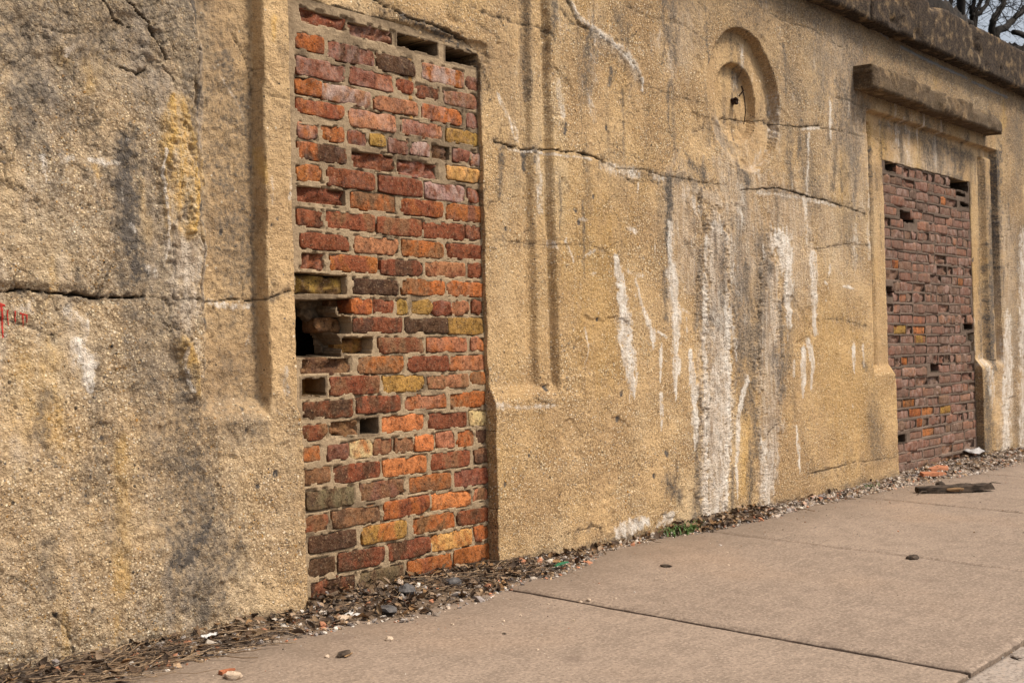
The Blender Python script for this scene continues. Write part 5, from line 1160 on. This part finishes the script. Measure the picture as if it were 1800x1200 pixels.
# ---------------------------------------------------------------- litter along the foot of the wall
np.random.seed(5); RS = np.random.RandomState(11)
CX_ = [-1.4, -.9, -.4, .0, .2, .6, 1.0, 1.3, 1.6, 2.0, 2.3, 2.9, 3.4, 4.2, 4.8, 5.2, 6.0, 6.8, 8.5, 12]
WID = [.20, .18, .18, .20, .34, .32, .22, .18, .06, .07, .13, .15, .11, .16, .21, .30, .34, .34, .36, .4]
HGT = [.03, .035, .03, .03, .055, .045, .035, .022, .006, .012, .025, .03, .012, .016, .02, .035, .035, .03, .03, .03]
def foot(x, back=False): # where the wall or brick face meets the ground
    return np.where(((x > .03) & (x < .99)) | ((x > 4.88) & (x < 6.42)), FACE, 0.)
def litter_h(x, y):
    w = np.interp(x, CX_, WID); h = np.interp(x, CX_, HGT); t = (foot(x) - y) / w
    return h * np.clip(1 - t, 0, 1) ** 1.3 * (.75 + .5 * vn(x * 7, y * 7, 41))
xs = np.concatenate([np.arange(-1.6, 3, .012), np.arange(3, 12, .03)]); x, v = np.meshgrid(xs, np.linspace(0, 1, 26))
w = np.interp(x, CX_, WID) * np.interp(x, [2.8, 3.2, 5, 5.4, 6.4, 6.6], [.85, .3, .3, .55, .55, .3]); yb = .075; y = yb - v * (w + yb) + .015 * fbm(x * 9, v * 3, 43, 3) * (v > .3)
z = litter_h(x, y) * .8 + .004 * fbm(x * 30, y * 30, 45, 3) * (v < .97) - .004 + .003 * (v < .9) - .012 * (v > .98)
tag(link('leaf_mould', mesh_np('leaf_mould', np.stack([x, y, z], -1).reshape(-1, 3), grid_faces(*x.shape), True), M['dirt']),
    'dark crumbly leaf mould drifted along the foot of the concrete wall', 'leaf mould', kind='stuff')
# gravel
import bmesh
def ico(sub):
    bm = bmesh.new(); bmesh.ops.create_icosphere(bm, subdivisions=sub, radius=1); bm.verts.ensure_lookup_table()
    V_ = np.array([v.co[:] for v in bm.verts], np.float32); F_ = np.array([[v.index for v in f.verts] for f in bm.faces], np.int32); bm.free(); return V_, F_
I1 = ico(1)
GP = np.array([(.50, .40, .31), (.60, .52, .43), (.36, .28, .21), (.25, .20, .16), (.44, .30, .18), (.12, .10, .09), (.50, .22, .12), (.66, .60, .53), (.40, .35, .31), (.30, .26, .24)])
def rocks(name, P, S, C, flat=.6, seed=1):
    rs = np.random.RandomState(seed); n = len(P); bv, bf = I1; k = len(bv)
    a = rs.uniform(0, 6.28, n); V_ = np.repeat(bv[None], n, 0) * (1 + rs.uniform(-.28, .28, (n, k, 1)))
    V_ = V_ * (S[:, None, None] * np.stack([rs.uniform(.8, 1.35, n), rs.uniform(.6, 1, n), rs.uniform(.35, .8, n) * flat / .6], 1)[:, None, :])
    tx, ty = rs.uniform(-.5, .5, n), rs.uniform(-.5, .5, n)
    V_[..., 2] += V_[..., 0] * tx[:, None] + V_[..., 1] * ty[:, None]
    c, s = np.cos(a)[:, None], np.sin(a)[:, None]; X_, Y_ = V_[..., 0] * c - V_[..., 1] * s, V_[..., 0] * s + V_[..., 1] * c
    V_ = np.stack([X_, Y_, V_[..., 2]], -1) + P[:, None, :]
    F_ = (bf[None] + (np.arange(n) * k)[:, None, None]).reshape(-1, 3); col = np.concatenate([C, np.ones((n, 1))], 1)
    return mesh_np(name, V_.reshape(-1, 3), F_, None, {'col': np.repeat(col, k, 0)})
def scatter(n, x0, x1, dens, spread=1., pw=1.5, rs=RS):
    out = []
    while len(out) < n:
        x_ = rs.uniform(x0, x1)
        if rs.rand() > dens(x_): continue
        w_ = np.interp(x_, CX_, WID) * spread; t = rs.rand() ** pw
        y_ = float(foot(np.array(x_))) - .005 - t * w_ * 1.1; out.append((x_, y_))
    return np.array(out)
def dens_g(x): return np.interp(x, [-1.4, -.5, .1, .4, .9, 1.0, 1.4, 1.55, 2.2, 2.9, 3.2, 4.8, 7, 12], [.55, .6, .9, .6, .7, 1, 1, .35, .4, .5, .8, 1, 1, .8])
def dens_l(x): return np.interp(x, [-1.4, -.9, -.3, .05, .1, .9, 1.1, 1.35, 1.6, 2.0, 2.3, 2.9, 3.1, 5, 5.8, 6.5, 12], [.5, .45, .3, .55, 1, .8, .45, .35, .05, .08, .8, .7, .05, .05, .25, .08, .08])
MLD = 0
P = scatter(7500, -1.4, 9, dens_g, 1., .9); S = np.clip(RS.lognormal(-5.15, .45, len(P)), .0022, .018)
C = GP[RS.randint(0, len(GP), len(P))] * RS.uniform(.7, 1.15, (len(P), 1)); C = np.where((P[:, :1] > 2.9) & (RS.rand(len(P), 1) < .5), C * .5 + .5 * np.array([.56, .46, .38]), C)
Pz = litter_h(P[:, 0], P[:, 1]) + S * .25
tag(link('gravel', rocks('gravel', np.column_stack([P, Pz]), S, C), M['vcol']), 'loose grit and small broken stones along the foot of the wall', 'gravel', kind='stuff')
# crumbs thinning out over the slabs and lying in the joints
n = 1700; px = RS.uniform(-1.3, 8, n); py = -.1 - RS.exponential(.35, n); ok = py > -1.9; P2 = np.column_stack([px[ok], py[ok]])
jj = []
for j in JX[3:9]:
    m = 60; jj += [(j + RS.uniform(-.006, .006), RS.uniform(-1.9, -.1)) for _ in range(m)]
jj += [(RS.uniform(.2, 4), -1.914 + RS.uniform(-.007, .007)) for _ in range(160)]
jj = np.array(jj)
P3 = np.concatenate([P2, jj]); S3 = np.concatenate([np.clip(RS.lognormal(-6.35, .5, len(P2)), .001, .0055), RS.uniform(.0022, .0048, len(jj))])
z3 = np.concatenate([np.full(len(P2), .001), np.full(len(jj), -.015)])
C3 = GP[RS.randint(0, len(GP), len(P3))] * RS.uniform(.6, 1.1, (len(P3), 1))
tag(link('joint_grit', rocks('joint_grit', np.column_stack([P3, z3]), S3, C3, seed=4), M['vcol']), 'fine grit in the pavement joints and scattered over the slabs', 'grit', kind='stuff')
# leaves
LP = np.array([(.16, .095, .05), (.26, .17, .095), (.10, .06, .035), (.33, .23, .15), (.07, .045, .03), (.22, .12, .05), (.05, .035, .025)])
def leaves(name, P, S, C, seed):
    rs = np.random.RandomState(seed); n = len(P); u, v = np.meshgrid(np.linspace(-1, 1, 5), np.linspace(-1, 1, 3)); u, v = u.ravel(), v.ravel()
    wv = v * (1 - np.abs(u) ** 1.8 * .85) * .48
    lz = rs.uniform(-.5, .8, (n, 1)) * u ** 2 * .6 + rs.uniform(.2, 1.1, (n, 1)) * np.abs(wv) * .9 + rs.normal(0, .07, (n, 15))
    V_ = np.stack([np.repeat(u[None], n, 0), np.repeat(wv[None], n, 0), lz], -1) * S[:, None, None]
    ax = rs.normal(0, .45, n); ay = rs.normal(0, .45, n); az = rs.uniform(0, 6.28, n)
    def rot(V_, a, i, j):
        c, s = np.cos(a)[:, None], np.sin(a)[:, None]; p, q = V_[..., i] * c - V_[..., j] * s, V_[..., i] * s + V_[..., j] * c; V_[..., i], V_[..., j] = p, q
    rot(V_, ax, 1, 2); rot(V_, ay, 0, 2); rot(V_, az, 0, 1)
    V_ = V_ + P[:, None, :]; F_ = (grid_faces(3, 5)[None] + (np.arange(n) * 15)[:, None, None]).reshape(-1, 4)
    return mesh_np(name, V_.reshape(-1, 3), F_, True, {'col': np.repeat(np.concatenate([C, np.ones((n, 1))], 1), 15, 0)})
P = scatter(1450, -1.3, 7.5, dens_l, .9, 1.3); S = RS.uniform(.007, .024, len(P))
C = LP[RS.randint(0, len(LP), len(P))] * RS.uniform(.7, 1.2, (len(P), 1))
tag(link('leaf_litter', leaves('leaf_litter', np.column_stack([P, litter_h(P[:, 0], P[:, 1]) + .004 + RS.uniform(0, .012, len(P))]), S, C, 3), M['vcol']), 'curled brown dead leaves heaped against the foot of the brick panel', 'leaves', kind='stuff')
# stalks and twigs
def stalks(name, specs, seed):
    rg = random.Random(seed); Vs, Fs, Cs = [], [], []
    for (x_, y_, ang, L, r, c) in specs:
        d = ang; q = []; px_, py_ = x_, y_; n_ = 7
        k_ = rg.gauss(0, .09)
        for i in range(n_):
            h = float(litter_h(np.array(px_), np.array(py_))); q.append((px_, py_, h + .006 + r + rg.uniform(0, .012))); d += k_ + rg.gauss(0, .07); px_ += math.cos(d) * L / n_; py_ += math.sin(d) * L / n_
            py_ = min(py_, float(foot(np.array(px_))) - .01)
        V_, F_ = tube(q, [r * (1.1 - .6 * i / n_) for i in range(n_)], 4); o = len(Vs); Vs += V_; Fs += [tuple(i + o for i in f) for f in F_]; Cs += [(*c, 1)] * len(V_)
    me = mesh_py(name, Vs, Fs); at = me.attributes.new('col', 'FLOAT_COLOR', 'POINT'); at.data.foreach_set('color', np.array(Cs, np.float32).ravel()); return me
sp_ = []
TW = [(.20, .13, .075), (.09, .06, .04), (.30, .21, .13), (.05, .035, .025)]
for _ in range(110): x_ = rng.uniform(-1.25, -.3); sp_.append((x_, -.03 - rng.random() * .15, rng.gauss(0, .22) - .05, rng.uniform(.15, .45), rng.uniform(.0009, .0022), rng.choice(TW)))
for _ in range(90): x_ = rng.uniform(.45, 1.0); sp_.append((x_, .02 - rng.random() * .17, rng.gauss(0.05, .25), rng.uniform(.12, .40), rng.uniform(.0009, .0022), rng.choice(TW)))
for _ in range(130): x_ = rng.uniform(-1, 3.0); sp_.append((x_, -.01 - rng.random() * .12, rng.uniform(0, 6.28), rng.uniform(.03, .12), rng.uniform(.0008, .002), rng.choice(TW)))
for _ in range(60): x_ = rng.uniform(3.0, 7.0); sp_.append((x_, -.01 - rng.random() * .15, rng.uniform(0, 6.28), rng.uniform(.05, .16), rng.uniform(.001, .003), rng.choice(TW)))
tag(link('dry_stalks', stalks('dry_stalks', sp_, 9), M['vcol']), 'dry grass stalks and thin twigs lying along the foot of the wall', 'stalks', kind='stuff')

# single things on the pavement
pl = empty('rotten_plank', (4.47, -.50, .0), (0, 0, R(-38)))
tag(pl, 'black rotten plank fragment lying on the pavement before the far doorway', 'plank')
xs = np.linspace(-.24, .24, 25); sec = [(-.055, .004), (-.05, .045), (-.01, .052), (.045, .046), (.055, .018), (.03, .003)]
Vp, Fp = [], []
for i, x_ in enumerate(xs):
    e = 1 - .55 * max(0, abs(x_ / .24) - .6) / .4
    for k, (y_, z_) in enumerate(sec):
        Vp.append((x_ + .02 * mnoise.noise(Vector((k * 3, i * .1, 1))), y_ * e * (1 + .25 * mnoise.noise(Vector((x_ * 14, k, 2)))), max(.001, .010 * (x_ > .1) + z_ * (.8 + .35 * mnoise.noise(Vector((x_ * 11, k * 2, 5)))) * (.6 + .4 * e))))
    if i:
        for k in range(6): k2 = (k + 1) % 6; Fp.append((6 * i - 6 + k, 6 * i - 6 + k2, 6 * i + k2, 6 * i + k))
Fp.append(tuple(range(6))); Fp.append(tuple(reversed(range(6 * 24, 6 * 25))))
link('plank_body', mesh_py('plank_body', Vp, Fp, False), M['rot'], pl)
link('split_face', rock_mesh('split_face', 31, .055, .006, .012, .3, 2), M['split'], pl, (-.03, -.057, .022))
for i, (a, b) in enumerate((((-.20, -.04, .012), (-.30, -.10, .004)), ((.20, .02, .03), (.27, -.05, .05)), ((.0, -.05, .01), (-.02, -.09, .003)))):
    V_, F_ = tube([a, [(a[j] + b[j]) / 2 + .01 for j in range(3)], b], [.004, .003, .0015], 5); link('splinter', mesh_py('splinter', V_, F_), M['rot'], pl)
tag(link('bark_lump', rock_mesh('bark_lump', 33, .03, .025, .02, .4, 2), M['rot'], None, (4.62, -.36, .018)), 'small black bark lump just behind the rotten plank', 'bark')
ch = empty('wood_chip', (-.228, -.458, .0), (0, 0, R(20)))
tag(ch, 'flat dark wood chip with a pale edge, on the pavement below the near brick panel', 'wood chip')
link('chip_body', rock_mesh('chip_body', 41, .030, .016, .0055, .3, 2), M['rot'], ch, (0, 0, .008)); link('pale_edge', rock_mesh('pale_edge', 42, .026, .004, .003, .2, 2), M['split'], ch, (0, -.015, .005))
def prism(name, pts, h, mat, loc, rz, tilt=0.):
    n_ = len(pts); V_ = [(x_, y_, 0) for x_, y_ in pts] + [(x_ * .93, y_ * .93, h * (1 + .3 * math.sin(i * 2.1))) for i, (x_, y_) in enumerate(pts)]
    F_ = [tuple(reversed(range(n_))), tuple(range(n_, 2 * n_))] + [(i, (i + 1) % n_, n_ + (i + 1) % n_, n_ + i) for i in range(n_)]
    return link(name, mesh_py(name, V_, F_, False), mat, None, loc, (tilt, 0, rz))
tag(prism('terracotta_shard', [(-.024, -.009), (.008, -.010), (.034, -.003), (.016, .005), (-.022, .009)], .008, M['terra'], (-.56, -.345, .002), R(10)), 'pointed orange terracotta shard on the pavement at the bottom left corner', 'shard')
tag(prism('brick_shard', [(-.13, -.02), (-.05, -.045), (.09, -.04), (.15, .0), (.07, .04), (-.08, .035)], .022, M['terra2'], (5.36, -.06, .012), R(-6), R(4)), 'larger flat orange brick shard lying before the far brick panel', 'brick shard', 'orange brick shards')
tag(prism('brick_shard', [(-.11, -.03), (.02, -.045), (.12, -.02), (.06, .03), (-.08, .035)], .018, M['terra2'], (5.10, -.12, .010), R(-20), R(3)), 'smaller flat orange brick shard nearer the concrete plinth', 'brick shard', 'orange brick shards')
tag(prism('glass_shard', [(-.05, -.008), (.0, -.016), (.05, -.010), (.055, .006), (.01, .012), (-.045, .008)], .008, M['glass'], (1.165, -.168, .022), R(8), R(-14)), 'bright green bottle glass shard lying in grit beside the near plinth', 'glass')
def scrap(name, lx, ly, mat, loc, rz, seed, lift):
    u, v = np.meshgrid(np.linspace(-1, 1, 10), np.linspace(-1, 1, 7)); zz = lift * (fbm(u * 1.5 + seed, v * 1.5, seed, 3) * .8 + .8)
    uu = u * (1 + .2 * fbm(v * 3, u, seed, 2)); vv = v * (1 + .3 * fbm(u * 3, v, seed + 1, 2))
    V_ = np.stack([uu * lx, vv * ly, zz], -1).reshape(-1, 3); o = link(name, mesh_np(name, V_, grid_faces(7, 10), True), mat, None, loc, (0, 0, rz))
    s = o.modifiers.new('thick', 'SOLIDIFY'); s.thickness = .0012; return o
tag(scrap('paper_scrap', .024, .012, M['paper'], (-.43, -.085, .03), .3, 5, .010), 'small torn white paper scrap against the foot of the left pier', 'paper')
tag(scrap('plastic_bag', .13, .05, M['plastic'], (6.25, .0, .03), -.1, 9, .045), 'crumpled pale plastic bag at the foot of the far brick panel', 'plastic bag')
def tuft(loc, n_, h, spread, label, seed):
    rg = random.Random(seed); root = empty('weed_tuft', loc); tag(root, label, 'weed', 'weeds at the foot of the wall'); Vs, Fs = [], []
    for _ in range(n_):
        a = rg.uniform(0, 6.28); l = h * rg.uniform(.5, 1.1); w_ = rg.uniform(.0015, .004); bx, by_ = rg.gauss(0, spread), rg.gauss(0, spread * .4); o = len(Vs)
        dx, dy = math.cos(a), math.sin(a)
        for i in range(4):
            t = i / 3; c = Vector((bx + dx * l * .7 * t ** 1.5, by_ + dy * l * .7 * t ** 1.5, l * t * (1 - .3 * t))); ww = w_ * (1 - .9 * t) + .0003
            Vs += [c + Vector((-dy * ww, dx * ww, 0)), c + Vector((dy * ww, -dx * ww, 0))]
            if i: Fs.append((o + 2 * i - 2, o + 2 * i - 1, o + 2 * i + 1, o + 2 * i))
    tag(link('blades', mesh_py('blades', Vs, Fs), M['green'], root), kind='stuff')
tuft((2.19, -.07, .005), 130, .05, .07, 'bright green weed tuft between the white lime patch and the broad lime streak', 3)
tuft((2.36, -.045, .01), 50, .04, .04, 'small dull weed tuft at the foot of the broad lime streak', 5)
tuft((4.3, -.05, .005), 40, .035, .06, 'thin weed tuft in the gravel before the far plinth corner', 7)
def stone(label, x_, y_, sx, sy, sz, seed, mat, group=None, name='stone'):
    o = link(name, rock_mesh(name, seed, sx, sy, sz, .55, 2), M[mat], None, (x_, y_, float(litter_h(np.array(x_), np.array(y_))) + sz * .55), (0, 0, seed)); tag(o, label, 'stone', group); return o
stone('big dark flat stone among the leaves below the near brick panel', .40, -.085, .045, .03, .022, 51, 'flint')
stone('dark wedge of stone at the front edge of the leaf heap', .20, -.19, .04, .026, .016, 52, 'flint')
stone('dark grey stone between dry stalks and the near brick panel', .62, -.10, .032, .022, .018, 53, 'flint')
stone('pale broken stone beside the left pier corner', .03, -.16, .026, .02, .014, 54, 'pale')
stone('pale rounded stone at the bottom edge of the picture, beside the terracotta shard', -.58, -.40, .026, .018, .013, 55, 'pale')
stone('white-grey flake of stone on the leaves nearest the left pier', .10, -.13, .028, .022, .006, 56, 'paper')
PEB_L = ['largest pale pebble on the pavement, just in front of the leaf heap', 'pale pebble at the outer edge of the leaf heap', 'smallest white pebble alone in the middle of the near slab',
  'pale pebble where the grit strip thins out, left of the first joint', 'pale lump sitting on the start of the first pavement joint', 'pale pebble touching the larger lump at the first joint', 'pale pebble on the first joint, a hand beyond the lump',
  'pale pebble between the leaf heap and the first joint', 'pale pebble alone left of the first joint on bare slab', 'pale pebble lying low on the near slab, well away from the wall', 'round pale pebble just above the dark wood chip',
  'pale pebble on the second slab below the white lime patch', 'pale pebble on the second slab straight before the broad lime streak', 'pale pebble close to the weed tuft on the second slab', 'pale pebble on the second slab nearest the first joint']
peb = [(-.021,-.433,.016),(.244,-.447,.007),(.385,-.543,.006),(.48,-.535,.006),(.81,-.571,.009),(.769,-.564,.008),(.892,-.627,.006),(.67,-.501,.006),(.538,-.711,.007),(.185,-.848,.006),(-.272,-.434,.010),(1.363,-.621,.006),(1.673,-.624,.007),(1.91,-.483,.006),(1.268,-.591,.005)]
for k, (x_, y_, r) in enumerate(peb):
    r *= .72; stone(PEB_L[k], x_, y_, r * 1.2, r, r * .75, 60 + k, 'pale', 'pebbles scattered on the pavement', 'pebble')
for k, (x_, y_, r, lab) in enumerate([(1.491, -.446, .014, 'small black lump on the slab below the white lime patch'), (2.294, -1.133, .022, 'flat black lump lying on the second pavement joint'), (.263, -.65, .006, 'tiny black crumb on the pavement near the wood chip')]):
    stone(lab, x_, y_, r * 1.5, r, r * .5, 90 + k, 'rot')
print('TRIS', sum(sum(len(p.vertices) - 2 for p in o.data.polygons) for o in bpy.data.objects if o.type == 'MESH' and not len(o.data.polygons) > 400000) + 2 * len(wall_me.polygons))
